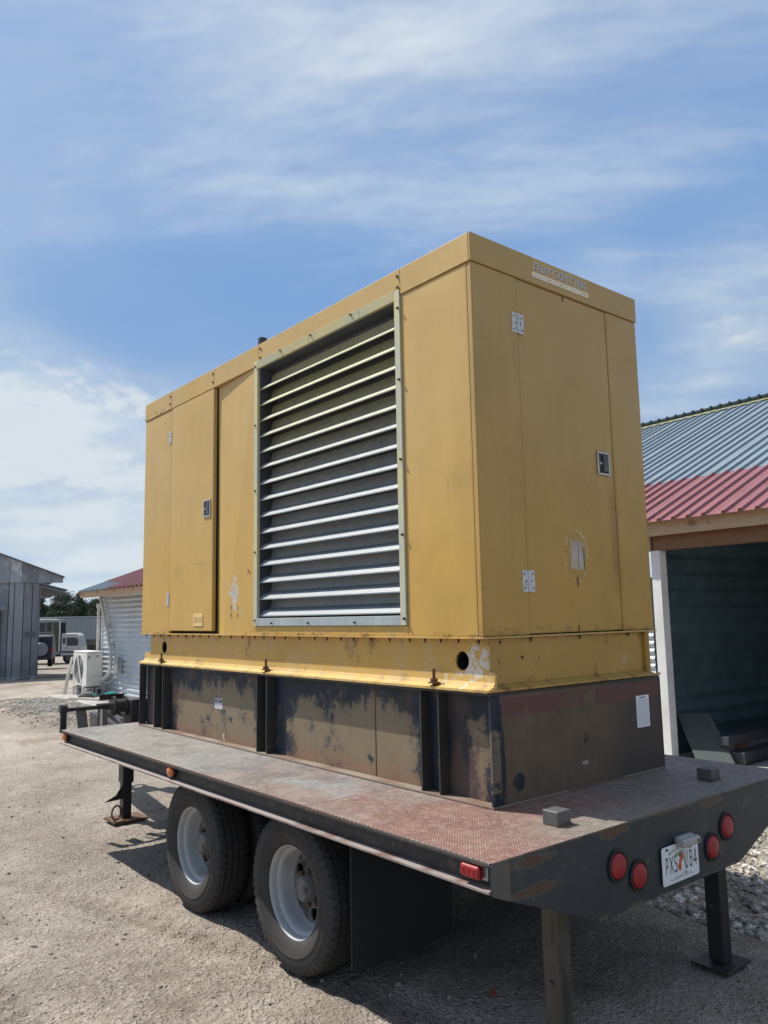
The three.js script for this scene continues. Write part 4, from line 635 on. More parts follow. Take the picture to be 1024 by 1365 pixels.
// open-fronted shed at right: eave along local z, roof rises along local x
{
  const sl = 25 * Math.PI / 180, c = Math.cos(sl), s = Math.sin(sl);
  const shed = thing('open_shed', 'open-fronted shed with red and silver ribbed roof, white post and dark bay at right', 'shed', [5.47, 0.02, -2.2], { turn: -0.055, local: true });
  const z0 = -7.5, z1 = 4.5, ey = 2.835, n = 12, w = (z1 - z0) / n;
  for (let i = 0; i < n; i++) {
    const jit = 0.012 * hash(i, 2, 11), a = z0 + i * w;
    const red = part('roof_sheet', place(waveSheet(1.80 + jit, w + 0.01, 0.19, 0.032, 'rib'), [c, s, 0], [-s, c, 0], [0, 0, 1], [-jit * c, ey - jit * s + 0.002, a]), M.redRoof, shed); red.userData.label = 'red ribbed sheet along the eave';
    part('roof_sheet', place(waveSheet(4.75, w + 0.01, 0.19, 0.032, 'rib'), [c, s, 0], [-s, c, 0], [0, 0, 1], [1.70 * c, ey + 1.70 * s + 0.005, a]), M.galvRoof, shed);
    part('screw_row', [0.12, 0.9, 1.6].flatMap((u) => [0.2, 0.7].map((v) => cyl(0.011, 0.011, 0.012, 'y', u * c, ey + u * s + 0.03, a + v * w, 6))), M.screw, shed).userData.kind = 'stuff';
  }
  const rx = 6.45 * c, ry = ey + 6.45 * s;
  part('roof_sheet', place(waveSheet(6.6, z1 - z0, 0.19, 0.032, 'rib'), [-c, s, 0], [s, c, 0], [0, 0, 1], [2 * rx, ey, z0]), M.galvRoof, shed).userData.label = 'roof slope facing away';
  const ridgeTex = std([0.50, 0.50, 0.40], 0.7, 0.2, { map: tex(512, 64, (z, y) => { const m = vn(z * 9, y * 9, 631, 9); return mix3([0.60, 0.64, 0.66], [0.62, 0.55, 0.24], ss(0.45, 0.6, m)); }, { repeat: true }) });
  for (let i = 0; i < 10; i++) { const a = z0 + i * (z1 - z0) / 10, b = a + (z1 - z0) / 10 + 0.02; part('ridge_cap', [hexa([[rx - 0.16, ry - 0.035, a], [rx, ry + 0.055, a], [rx + 0.16, ry - 0.035, a], [rx - 0.16, ry - 0.045, a], [rx - 0.16, ry - 0.035, b], [rx, ry + 0.055 + 0.006 * (i % 2), b], [rx + 0.16, ry - 0.035, b], [rx - 0.16, ry - 0.045, b]])], ridgeTex, shed); }
  part('eave_board', rbox(0.10, 0.145, ey - 0.155, ey + 0.035, z0, z1, 0.004), M.pine, shed);
  part('eave_beam', rbox(0.20, 0.34, 2.515, 2.69, -0.40, z1, 0.006), M.pineDark, shed);
  part('wall_plate', rbox(0.20, 0.34, 2.515, 2.69, z0, -0.44, 0.006), M.pine, shed);
  for (let z = z0 + 0.2; z < z1; z += 0.9) part('rafter', bar([0.15, ey - 0.02, z], [rx, ry - 0.10, z], 0.05, 0.14), M.pineDark, shed);
  part('corner_post', rbox(0.205, 0.335, 0.06, 2.513, -0.445, -0.322, 0.006), M.white, shed);
  part('end_post', rbox(0.205, 0.335, 0.06, 2.513, 4.2, 4.34, 0.006), M.white, shed);
  // silver wall left of the bay, corrugations running lengthways, in sheets
  for (let i = 0; i < 3; i++) part('wall_sheet', place(waveSheet(2.22, 2.36, 0.09, 0.018, 'sine'), [0, 0, 1], [-1, 0, 0], [0, 1, 0], [0.30 - 0.003 * i, 0.10, -7.25 + i * 2.25]), M.galv, shed);
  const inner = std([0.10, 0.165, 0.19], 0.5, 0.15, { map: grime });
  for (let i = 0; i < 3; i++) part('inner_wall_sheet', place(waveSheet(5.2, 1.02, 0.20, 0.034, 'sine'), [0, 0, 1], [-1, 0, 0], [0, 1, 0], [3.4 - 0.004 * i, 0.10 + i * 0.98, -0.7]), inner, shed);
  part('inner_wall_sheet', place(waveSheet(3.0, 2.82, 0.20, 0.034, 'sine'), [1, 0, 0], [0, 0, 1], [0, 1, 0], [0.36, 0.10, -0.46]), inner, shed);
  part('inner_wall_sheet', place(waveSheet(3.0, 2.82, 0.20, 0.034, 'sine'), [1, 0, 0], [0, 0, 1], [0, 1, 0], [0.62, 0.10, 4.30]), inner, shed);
  part('gable_wall', [box(0.62, 2 * rx - 0.6, 0.05, 2.68, z0 + 0.05, z0 + 0.09), box(2 * rx - 0.7, 2 * rx - 0.6, 0.05, 2.68, z0, z1)], M.galv, shed);
  part('floor_slab', rbox(0.10, 3.6, -0.06, 0.075, z0, z1, 0.01), M.concrete, shed);
  // sheet leaning by the post and two long boards lying inside
  const lean = thing('leaning_panel', 'grey-green flat panel leaning at the foot of the white shed post', 'panel', [5.85, 0.1, -2.3]);
  { const A = [5.99, 0.60, -2.60], B = [6.15, 0.61, -2.30], C = [5.70, 0.09, -2.20], D = [5.86, 0.09, -1.86]; const o = [0.02, 0.008, 0.012]; part('sheet', hexa([A, B, C, D, ...[A, B, C, D].map((p) => p.map((v, k) => v + o[k]))]), soft([0.085, 0.105, 0.105], 0.8), lean); }
  const lb = tag(part('timber_beam', rbox(5.92, 8.6, 0.30, 0.40, -2.06, -1.94, 0.006), M.steelPlank = soft([0.06, 0.066, 0.074], 0.8), scene), 'long grey beam lying in the dark bay, upper one of two', 'beam');
  const lb2 = tag(part('timber_beam', rbox(5.98, 8.6, 0.115, 0.235, -1.97, -1.80, 0.006), M.steelPlank, scene), 'long grey beam lying in the dark bay, lower one of two', 'beam');
  tag(part('timber_block', rbox(6.3, 6.38, 0.10, 0.298, -2.08, -1.96, 0.004), M.pineDark, scene), 'short dark block propping the upper grey beam in the bay', 'block');
  tag(part('board', hexa([[3.50, 0.20, -0.90], [4.3, 0.21, -1.0], [3.62, 0.19, -0.45], [4.4, 0.20, -0.5], [3.50, 0.225, -0.90], [4.3, 0.235, -1.0], [3.62, 0.215, -0.45], [4.4, 0.225, -0.5]]), soft([0.42, 0.42, 0.36], 0.85), scene), 'pale flat board lying on rubble right of the trailer', 'board');
}

// low hut left of the generator
{
  const sl = 20 * Math.PI / 180, c = Math.cos(sl), s = Math.sin(sl), zE = -16.12, z1 = -9.0, ex = 3.34, ey = 2.49, rl = 3.6;
  const hut = thing('metal_hut', 'small hut of silver corrugated sheet with red roof and wooden eave behind the slab', 'hut', [3.95, 0, -16.1]);
  for (let i = 0; i < 8; i++) {
    const a = zE + i * 0.9, lo = i < 2 ? 0.62 - 0.2 * i : 0;
    const lay = (u0, u1, m, up) => part('roof_sheet', place(waveSheet(u1 - u0, 0.91, 0.22, 0.03, 'rib'), [c, s, 0], [-s, c, 0], [0, 0, 1], [ex + u0 * c - up * s, ey + u0 * s + up * c + 0.012 + 0.002 * i, a]), m, hut);
    if (lo) lay(0, lo + 0.06, M.galvRoof, 0).userData.label = 'short unpainted silver sheet at the eave';
    lay(lo, rl, M.redRoof, lo ? 0.006 : 0);
  }
  part('roof_sheet', place(waveSheet(3.6, 7.2, 0.22, 0.03, 'rib'), [-c, s, 0], [s, c, 0], [0, 0, 1], [ex + 2 * rl * c, ey, zE]), M.galvRoof, hut);
  part('eave_board', rbox(ex + 0.06, ex + 0.10, ey - 0.13, ey + 0.01, zE + 0.06, z1, 0.003), M.pine, hut);
  part('soffit', hexa([[ex + 0.101, ey - 0.05, zE + 0.05], [4.0, ey + 0.14, zE + 0.05], [ex + 0.101, ey - 0.07, zE + 0.05], [4.0, ey + 0.10, zE + 0.05], [ex + 0.101, ey - 0.05, z1], [4.0, ey + 0.14, z1], [ex + 0.101, ey - 0.07, z1], [4.0, ey + 0.10, z1]]), M.pine, hut);
  part('barge_board', bar([ex + 0.05, ey - 0.055, zE + 0.03], [ex + 3.3, ey - 0.055 + 3.25 * Math.tan(sl), zE + 0.03], 0.035, 0.12), M.pine, hut);
  for (let i = 0; i < 4; i++) part('wall_sheet', place(waveSheet(1.9, 2.42, 0.11, 0.030, 'sine'), [0, 0, 1], [-1, 0, 0], [0, 1, 0], [3.95 - 0.004 * (i % 2), 0.16, -16.05 + i * 1.78]), M.galv, hut);
  part('gable_wall', [box(3.99, 9.4, 0.16, 2.6, -16.05, -16.0), box(3.99, 9.4, 0.16, 2.6, z1, z1 + 0.05), box(9.35, 9.4, 0.16, 2.6, -15.99, z1 - 0.01)], M.galv, hut);
  part('corner_trim', rbox(3.915, 3.985, 0.16, 2.56, -16.09, -16.051, 0.003), M.white, hut);
  part('junction_box', [rbox(3.80, 3.925, 0.66, 1.02, -14.95, -14.72, 0.01, 2)], worn([0.45, 0.47, 0.48], 0.5, 0.3), hut);
  const pad = structure('concrete_slab', [rbox(2.92, 3.93, -0.10, 0.15, -16.6, -10.5, 0.02, 2)], M.concrete);
  // pipes
  const pipe = std([0.74, 0.74, 0.72], 0.55, 0, { map: grime });
  const p1 = thing('insulated_pipe', 'white wrapped pipe running aslant down the hut wall to the cooling unit', 'pipe', [3.86, 0.4, -15.5]);
  part('pipe', tube([[3.86, 2.40, -16.02], [3.86, 2.25, -15.95], [3.86, 1.30, -15.36], [3.855, 1.05, -15.26], [3.84, 0.80, -15.22], [3.80, 0.62, -15.28], [3.76, 0.52, -15.45], [3.73, 0.56, -15.62], [3.70, 0.70, -15.68]], 0.042, 60, 10), pipe, p1);
  part('hose', tube([[3.70, 0.80, -15.66], [3.71, 0.62, -15.60], [3.75, 0.48, -15.46], [3.82, 0.44, -15.30], [3.86, 0.52, -15.14], [3.88, 0.66, -15.05]], 0.016, 40, 8), soft([0.5, 0.5, 0.5], 0.6), p1);
  part('clip', [box(3.84, 3.915, 1.69, 1.73, -15.68, -15.52), box(3.84, 3.915, 1.25, 1.29, -15.40, -15.26)], M.zinc, p1);
  const p2 = tag(part('down_pipe', [cyl(0.033, 0.033, 1.6, 'y', 3.87, 1.35, -16.16, 14), cyl(0.05, 0.05, 0.10, 'y', 3.87, 2.18, -16.16, 14)], pipe, scene), 'white upright pipe at the hut corner behind the cooling unit', 'pipe');
  // outdoor cooling unit on concrete blocks
  const ac = thing('cooling_unit', 'white outdoor air conditioner unit standing on blocks before the hut wall', 'air conditioner', [3.62, 0.36, -16.3]);
  const acM = std([0.76, 0.75, 0.70], 0.5, 0, { map: mottle }), x0 = 3.43, x1 = 3.78, y0 = 0.365, y1 = 1.145, za = -16.78, zb = -15.83;
  part('casing', rbox(x0 + 0.012, x1, y0, y1 - 0.035, za, zb, 0.02, 3), acM, ac);
  part('lid', rbox(x0, x1 + 0.008, y1 - 0.034, y1, za - 0.008, zb + 0.008, 0.012, 3), acM, ac);
  const face = new THREE.Shape(); face.moveTo(za + 0.01, y0 + 0.01); face.lineTo(zb - 0.01, y0 + 0.01); face.lineTo(zb - 0.01, y1 - 0.045); face.lineTo(za + 0.01, y1 - 0.045); face.closePath(); circleHole(face, -16.38, 0.735, 0.315);
  part('front_cover', alongX(face, x0 - 0.004, x0 + 0.008), acM, ac);
  const fan = part('fan_grille', [0.30, 0.25, 0.20, 0.15, 0.10, 0.05].map((r) => new THREE.TorusGeometry(r, 0.006, 6, 40).rotateY(Math.PI / 2).translate(x0 + 0.002, 0.735, -16.38)), soft([0.32, 0.32, 0.31], 0.6), ac);
  part('fan_well', cyl(0.312, 0.312, 0.006, 'x', x0 + 0.0105, 0.735, -16.38, 40), soft([0.24, 0.24, 0.23], 0.8), ac);
  part('fan_guard_bar', hexa([[x0 - 0.006, 0.44, -16.22], [x0 - 0.006, 0.44, -16.14], [x0 - 0.006, 1.05, -16.50], [x0 - 0.006, 1.05, -16.42], [x0 - 0.016, 0.44, -16.22], [x0 - 0.016, 0.44, -16.14], [x0 - 0.016, 1.05, -16.50], [x0 - 0.016, 1.05, -16.42]]), acM, ac);
  part('service_cover', [rbox(3.60, 3.72, 0.76, 1.0, zb - 0.005, zb + 0.012, 0.006)], acM, ac);
  part('logo_mark', [cyl(0.022, 0.022, 0.004, 'z', 3.665, 1.035, zb + 0.001, 16), box(3.455, 3.485, 0.985, 1.045, zb + 0.0005, zb + 0.002)], soft([0.12, 0.12, 0.13], 0.6), ac);
  part('mounting_foot', [rbox(3.40, 3.80, y0 - 0.022, y0 - 0.002, -16.62, -16.54, 0.003), rbox(3.40, 3.80, y0 - 0.022, y0 - 0.002, -16.06, -15.98, 0.003)], acM, ac);
  [[3.42, 3.60, -16.74, -16.46, 'far'], [3.42, 3.60, -16.14, -15.86, 'near left'], [3.63, 3.82, -16.12, -15.84, 'near right']].forEach(([a, b, e, f, w]) => { const k = thing('concrete_block', { far: 'grey hollow concrete block under the far end of the cooling unit', 'near left': 'grey hollow concrete block under the fan-side near corner of the cooling unit', 'near right': 'grey hollow concrete block under the wall-side near corner of the cooling unit' }[w], 'concrete block', [(a + b) / 2, 0.15, (e + f) / 2]);
    k.position.z += 0.28; const sh = shapeOf([[a, 0.152], [b, 0.152], [b, 0.340], [a, 0.340]]); const hole = new THREE.Path(); hole.moveTo(a + 0.05, 0.19); hole.lineTo(a + 0.05, 0.30); hole.lineTo(b - 0.05, 0.30); hole.lineTo(b - 0.05, 0.19); hole.closePath(); sh.holes.push(hole); part('block', alongZ(sh, e, f), M.concrete, k); });
  ac.position.z += 0.28;
  tag(part('board', hexa([[3.22, 0.152, -16.58], [3.26, 0.152, -16.58], [3.40, 1.0, -16.58], [3.43, 1.0, -16.58], [3.30, 0.152, -16.52], [3.26, 0.152, -16.52], [3.44, 1.0, -16.52], [3.42, 1.0, -16.52]]), soft([0.62, 0.58, 0.5], 0.8), scene), 'thin pale batten leaning on the back end of the cooling unit', 'board');
  { const b = thing('plastic_bottle', 'teal green plastic bottle lying on the slab beside the cooling unit', 'bottle', [3.55, 0.2, -14.6]); part('body', [(() => { const g = new THREE.LatheGeometry([[0, 0], [0.075, 0], [0.085, 0.02], [0.080, 0.10], [0.045, 0.28], [0.03, 0.33]].map(([r, h]) => new THREE.Vector2(r, h)), 24); g.rotateZ(Math.PI / 2 - 0.12); g.rotateY(0.55); g.translate(3.62, 0.235, -14.40); return g; })()], soft([0.03, 0.36, 0.27], 0.35), b); part('neck', cyl(0.025, 0.025, 0.06, 'x', 3.29, 0.27, -14.60, 14), soft([0.03, 0.30, 0.23], 0.4), b); }
  tag(part('board', bar([3.45, 0.175, -14.05], [3.05, 0.165, -15.35], 0.12, 0.035), soft([0.52, 0.49, 0.43], 0.85), scene), 'pale board lying along the edge of the concrete slab', 'board');
  { const b = thing('metal_pot', 'small shiny metal pot on the slab under the cooling unit', 'pot', [3.42, 0.15, -15.45]); part('pot', (() => { const g = new THREE.LatheGeometry([[0, 0.0], [0.07, 0], [0.085, 0.03], [0.08, 0.11], [0.086, 0.12], [0.078, 0.118], [0.074, 0.02], [0, 0.015]].map(([r, h]) => new THREE.Vector2(r, h)), 24); g.translate(3.42, 0.152, -15.45); return g; })(), M.zinc, b); part('handle', new THREE.TorusGeometry(0.05, 0.007, 6, 16, Math.PI).translate(3.42, 0.27, -15.45), M.zinc, b); }
  tag(part('cloth_bundle', (() => { const g = new THREE.IcosahedronGeometry(0.12, 3), p = g.attributes.position; for (let i = 0; i < p.count; i++) { const x = p.getX(i), y = p.getY(i), z = p.getZ(i), k = 0.75 + 0.5 * fbm(x * 14 + 9, z * 14 + y * 9, 3, 641); p.setXYZ(i, x * k * 1.5, Math.max(-0.05, y * k * 0.7), z * k); } g.computeVertexNormals(); g.translate(3.30, 0.205, -15.15); return g; })(), soft([0.16, 0.16, 0.15], 0.9), scene), 'dark crumpled rag on the slab before the metal pot', 'rag');
}

// old board barn at left
{
  const B = new THREE.Vector3(5.35, 0, -26.17), d = new THREE.Vector3(-0.981, 0, -0.195), turn = Math.atan2(-d.z, d.x);
  const barn = thing('board_barn', 'old grey weathered barn with upright boards and low eave at the left edge', 'barn', [B.x, 0, B.z], { turn, local: true });
  // local x runs along the boarded wall towards the camera, local z out of it
  const bp = (name, geoms, mat, parent) => part(name, (Array.isArray(geoms) ? geoms : [geoms]).map((g) => { g.scale(1, 1, -1); return flip(g); }), mat, parent);   // z here points out of the wall
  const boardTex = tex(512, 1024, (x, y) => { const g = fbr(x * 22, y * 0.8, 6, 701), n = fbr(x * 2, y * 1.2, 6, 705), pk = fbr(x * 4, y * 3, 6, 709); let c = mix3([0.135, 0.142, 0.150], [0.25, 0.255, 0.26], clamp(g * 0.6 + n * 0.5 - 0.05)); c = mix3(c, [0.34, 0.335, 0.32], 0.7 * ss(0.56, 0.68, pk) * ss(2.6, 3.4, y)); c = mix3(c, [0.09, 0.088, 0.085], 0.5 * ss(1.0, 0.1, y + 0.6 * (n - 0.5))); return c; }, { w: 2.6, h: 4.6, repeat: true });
  const bm = [1.1, 1.5, 1.85].map((k) => std([k * 0.97, k, k * 1.06], 0.9, 0, { map: boardTex }));
  const rnd = rng(77); let x = 0; const rake = (u) => 3.68 + 0.38 * Math.min(u, 10 - u);
  while (x < 9) { const w = 0.17 + 0.13 * rnd(); bp('wall_board', rbox(x + 0.011, x + w - 0.011, -0.12 + 0.05 * rnd(), 3.20, -0.03 + 0.008 * rnd(), 0.012 * rnd(), 0.003), bm[Math.floor(rnd() * 3)], barn); x += w; }
  x = -0.74; while (x < 9) { const w = 0.32 + 0.2 * rnd(); const h0 = rake(x) - 0.03, h1 = rake(x + w) - 0.03, y0 = 3.17 + 0.03 * rnd(), zf = 0.03 + 0.008 * rnd(); bp('gable_board', alongZ([[x + 0.005, y0], [x + w - 0.005, y0], [x + w - 0.005, h1], [x + 0.005, h0]], zf - 0.012, zf + 0.012), bm[Math.floor(rnd() * 3)], barn); x += w; }
  bp('inner_wall', [box(0.02, 9, 0.02, 3.6, -0.12, -0.04), box(0.02, 0.08, 0.0, 3.3, -9, -0.13)], M.dark, barn);
  const roofM = std([0.22, 0.235, 0.25], 0.6, 0.3, { map: galvTex });
  for (let i = 0; i < 6; i++) for (const [p, q] of [[-0.78, 5], [5, 10.7]]) bp('roof_sheet', alongZ([[p, rake(p) + 0.02], [q, rake(q) + 0.02], [q, rake(q) - 0.02], [p, rake(p) - 0.02]], 0.16 - (i + 1) * 1.5 + 0.004, 0.16 - i * 1.5), roofM, barn);
  bp('eave_slab', [alongZ([[0.0, 3.14], [0.0, 3.19], [-0.90, 2.95], [-0.90, 2.91]], -8, 0.02)], bm[0], barn);
  for (let i = 0; i < 5; i++) bp('eave_board', alongZ([[-0.02, 3.10 - 0.0], [-0.02, 3.06], [-0.84, 2.85 - 0.02 * (i % 2)], [-0.84, 2.89]], -8 + i * 1.6, -6.45 + i * 1.6), bm[1], barn);
  bp('side_board', box(-0.03, 0.0, 0.02, 3.1, -8.5, -0.05), bm[0], barn);
  bp('awning', hexa([[1.08, 2.44, 0.03], [3.2, 2.44, 0.03], [1.05, 2.26, 0.5], [3.2, 2.26, 0.5], [1.08, 2.50, 0.03], [3.2, 2.50, 0.03], [1.05, 2.32, 0.5], [3.2, 2.32, 0.5]]), std([0.30, 0.32, 0.34], 0.7, 0.1, { map: galvTex }), barn);
  bp('door', rbox(1.16, 2.3, 0.0, 2.2, 0.022, 0.05, 0.004), soft([0.10, 0.105, 0.11], 0.8), barn);
  bp('wall_plaque', rbox(0.06, 0.40, 1.33, 1.51, 0.024, 0.042, 0.004), soft([0.10, 0.125, 0.16], 0.7), barn);
}

// dark off-road car seen from behind
{
  const gy = -0.64, car = thing('off_road_car', 'dark blue off-road car with covered spare wheel on its tailgate beside the barn', 'car', [10.85, gy, -45.6], { turn: -0.34, local: true });
  // local x across, local z towards the rear
  const paint = soft([0.010, 0.016, 0.032], 0.5), glass = std([0.012, 0.015, 0.018], 0.35), trim = soft([0.02, 0.02, 0.022], 0.7);
  const side = [[-2.1, 0.45], [2.0, 0.45], [2.05, 0.62], [2.02, 0.98], [1.95, 1.02], [1.86, 1.62], [1.70, 1.70], [-0.35, 1.70], [-0.95, 1.08], [-2.0, 0.98], [-2.15, 0.8]];
  const bodyG = new THREE.ExtrudeGeometry(shapeOf(side), { depth: 1.62, bevelEnabled: true, bevelSize: 0.06, bevelThickness: 0.06, bevelSegments: 3 }); bodyG.rotateY(-Math.PI / 2); bodyG.translate(0.81, 0, 0);
  part('body', bodyG, paint, car);
  part('rear_window', hexa([[-0.68, 1.10, 1.985], [0.68, 1.10, 1.985], [-0.60, 1.55, 1.925], [0.60, 1.55, 1.925], [-0.68, 1.10, 2.00], [0.68, 1.10, 2.00], [-0.60, 1.55, 1.94], [0.60, 1.55, 1.94]]), glass, car);
  for (const s of [-1, 1]) part('side_window', hexa([[s * 0.875, 1.10, 1.6], [s * 0.875, 1.10, -0.6], [s * 0.875, 1.56, 1.5], [s * 0.875, 1.56, -0.25], [s * 0.86, 1.10, 1.6], [s * 0.86, 1.10, -0.6], [s * 0.86, 1.56, 1.5], [s * 0.86, 1.56, -0.25]]), glass, car);
  const spare = part('spare_wheel', cyl(0.36, 0.36, 0.2, 'z', 0.30, 0.98, 2.20, 36), trim, car); part('wheel_cover', [cyl(0.34, 0.36, 0.03, 'z', 0.30, 0.98, 2.315, 36)], soft([0.17, 0.19, 0.24], 0.4), spare);
  part('bumper', rbox(-0.86, 0.86, 0.42, 0.62, 2.02, 2.20, 0.05, 3), paint, car);
  for (const s of [-1, 1]) { part('tail_lamp', rbox(s * 0.84 - 0.07, s * 0.84 + 0.07, 0.80, 1.05, 2.03, 2.09, 0.02), soft([0.35, 0.015, 0.015], 0.3), car); part('roof_rail', rbox(s * 0.70 - 0.02, s * 0.70 + 0.02, 1.76, 1.80, -0.2, 1.6, 0.01), trim, car); }
  for (const sx of [-1, 1]) for (const z of [-1.3, 1.35]) { const w = part('wheel', cyl(0.37, 0.37, 0.24, 'x', sx * 0.74, 0.37, z, 30), M.dark, car); part('rim', cyl(0.21, 0.21, 0.26, 'x', sx * 0.74, 0.37, z, 24), M.steel, w); }
}
// white lorry with a hooped stake body
{
  const gy = -1.27, t = thing('white_lorry', 'small white cab-over lorry with grey framed stake body behind the dark car', 'lorry', [15.9, gy, -60.2], { turn: -0.55, local: true });
  // local x forward, local z towards the camera
  const white = soft([0.48, 0.48, 0.47], 0.6), grey = worn([0.30, 0.32, 0.31], 0.7), glass = std([0.03, 0.04, 0.045], 0.15);
  const cabS = shapeOf([[0.95, 0.62], [2.28, 0.62], [2.36, 0.95], [2.33, 1.22], [2.12, 2.02], [1.95, 2.16], [0.98, 2.16]]);
  const cab = part('cab', (() => { const g = new THREE.ExtrudeGeometry(cabS, { depth: 1.5, bevelEnabled: true, bevelSize: 0.07, bevelThickness: 0.10, bevelSegments: 3 }); g.translate(0, 0, -0.95); return g; })(), white, t);
  part('side_window', alongZ([[1.30, 1.30], [2.12, 1.30], [1.97, 1.92], [1.30, 1.92]], 0.635, 0.655), glass, cab);
  part('rear_quarter_window', alongZ([[1.02, 1.45], [1.22, 1.45], [1.22, 1.92], [1.02, 1.92]], 0.635, 0.655), glass, cab);
  part('windscreen', hexa([[2.42, 1.25, -0.85], [2.42, 1.25, 0.45], [2.20, 2.0, -0.85], [2.20, 2.0, 0.45], [2.40, 1.25, -0.85], [2.40, 1.25, 0.45], [2.18, 2.0, -0.85], [2.18, 2.0, 0.45]]), glass, cab);
  part('door_handle', box(1.28, 1.40, 1.12, 1.16, 0.65, 0.675), M.black, cab);
  part('mirror', [box(2.12, 2.18, 1.45, 1.85, 0.78, 0.98), box(2.10, 2.14, 1.8, 1.83, 0.6, 0.8)], M.black, cab);
  part('chassis', [box(-3.6, 2.2, 0.50, 0.66, -0.7, 0.3)], M.black, t);
  part('bed', [rbox(-3.6, 0.80, 0.72, 0.86, -1.1, 0.72, 0.01)], grey, t);
  part('bed_side', [rbox(-3.6, 0.0, 0.87, 3.05, 0.66, 0.70, 0.01), rbox(-3.6, 0.78, 0.87, 3.05, -1.08, -1.04, 0.01)], std([0.06, 0.07, 0.075], 0.8, 0, { map: grime }), t);
  part('front_curtain', [rbox(0.02, 0.72, 0.9, 3.1, 0.60, 0.64, 0.01)], std([0.10, 0.105, 0.07], 0.8, 0, { map: grime }), t);
  for (let i = 0; i <= 9; i++) part('stake', box(-3.58 + i * 0.48, -3.53 + i * 0.48, 0.87, 3.2, 0.702, 0.74), i === 9 ? white : grey, t);
  for (const y of [1.25, 1.6, 1.95, 2.3]) part('slat', box(-3.6, 0.4, y, y + 0.08, 0.741, 0.765), grey, t);
  part('roof_frame', [tube([[0.79, 0.9, 0.70], [0.79, 2.9, 0.70], [0.70, 3.18, 0.70], [0.4, 3.27, 0.70], [-3.6, 3.30, 0.70]], 0.06, 40, 8), box(-3.6, 0.6, 3.26, 3.31, -1.06, 0.64)], soft([0.55, 0.56, 0.54], 0.6), t);
  part('mudguard', [rbox(0.95, 2.0, 0.80, 0.90, 0.50, 0.72, 0.03)], M.black, t);
  for (const [x, s] of [[1.48, 1], [1.48, -1], [-2.3, 1], [-2.3, -1]]) { const z = s > 0 ? 0.52 : -0.95; const w = part('wheel', cyl(0.42, 0.42, 0.24, 'z', x, 0.42, z, 30), M.dark, t); part('rim', cyl(0.22, 0.24, 0.26, 'z', x, 0.42, z, 24), M.steel, w); }
}
// long roofed building behind the lorry
{
  const b = thing('long_building', 'long low building with blue-grey metal roof beyond the lorry', 'building', [26, -1.9, -84], { turn: -0.34, local: true });
  const rf = std([0.045, 0.060, 0.075], 1, 0, { map: galvTex });
  for (let i = 0; i < 8; i++) part('roof_sheet', place(waveSheet(5.6, 4.0, 0.5, 0.022, 'rib'), [0, 0.42, -0.907], [0, 0.907, 0.42], [1, 0, 0], [-22 + i * 4, 1.85 + 0.004 * (i % 2), 0.6]), rf, b);
  part('ridge_cap', rbox(-22, 10, 4.17, 4.27, -4.62, -4.35, 0.02), soft([0.5, 0.52, 0.52], 0.6), b);
  part('roof_sheet', place(waveSheet(5.6, 32, 0.5, 0.04, 'rib'), [0, 0.42, 0.907], [0, 0.907, -0.42], [1, 0, 0], [-22, 1.85, -9.56]), rf, b);
  part('wall', [box(-21.5, 9.5, -0.6, 1.98, -0.1, 0.0), box(-21.5, 9.5, -0.6, 1.98, -9.0, -8.9), box(9.4, 9.5, -0.6, 1.98, -8.9, -0.1)], std([0.24, 0.235, 0.215], 0.85, 0, { map: grime }), b);
  for (let i = 0; i < 7; i++) part('window', rbox(-20 + i * 4, -17.7 + i * 4, 0.1, 1.2, 0.001, 0.05, 0.01), soft([0.07, 0.055, 0.05], 0.6), b);
  part('gutter', rbox(-22, 10, 1.72, 1.82, 0.56, 0.66, 0.02), soft([0.10, 0.115, 0.13], 0.6), b);
}
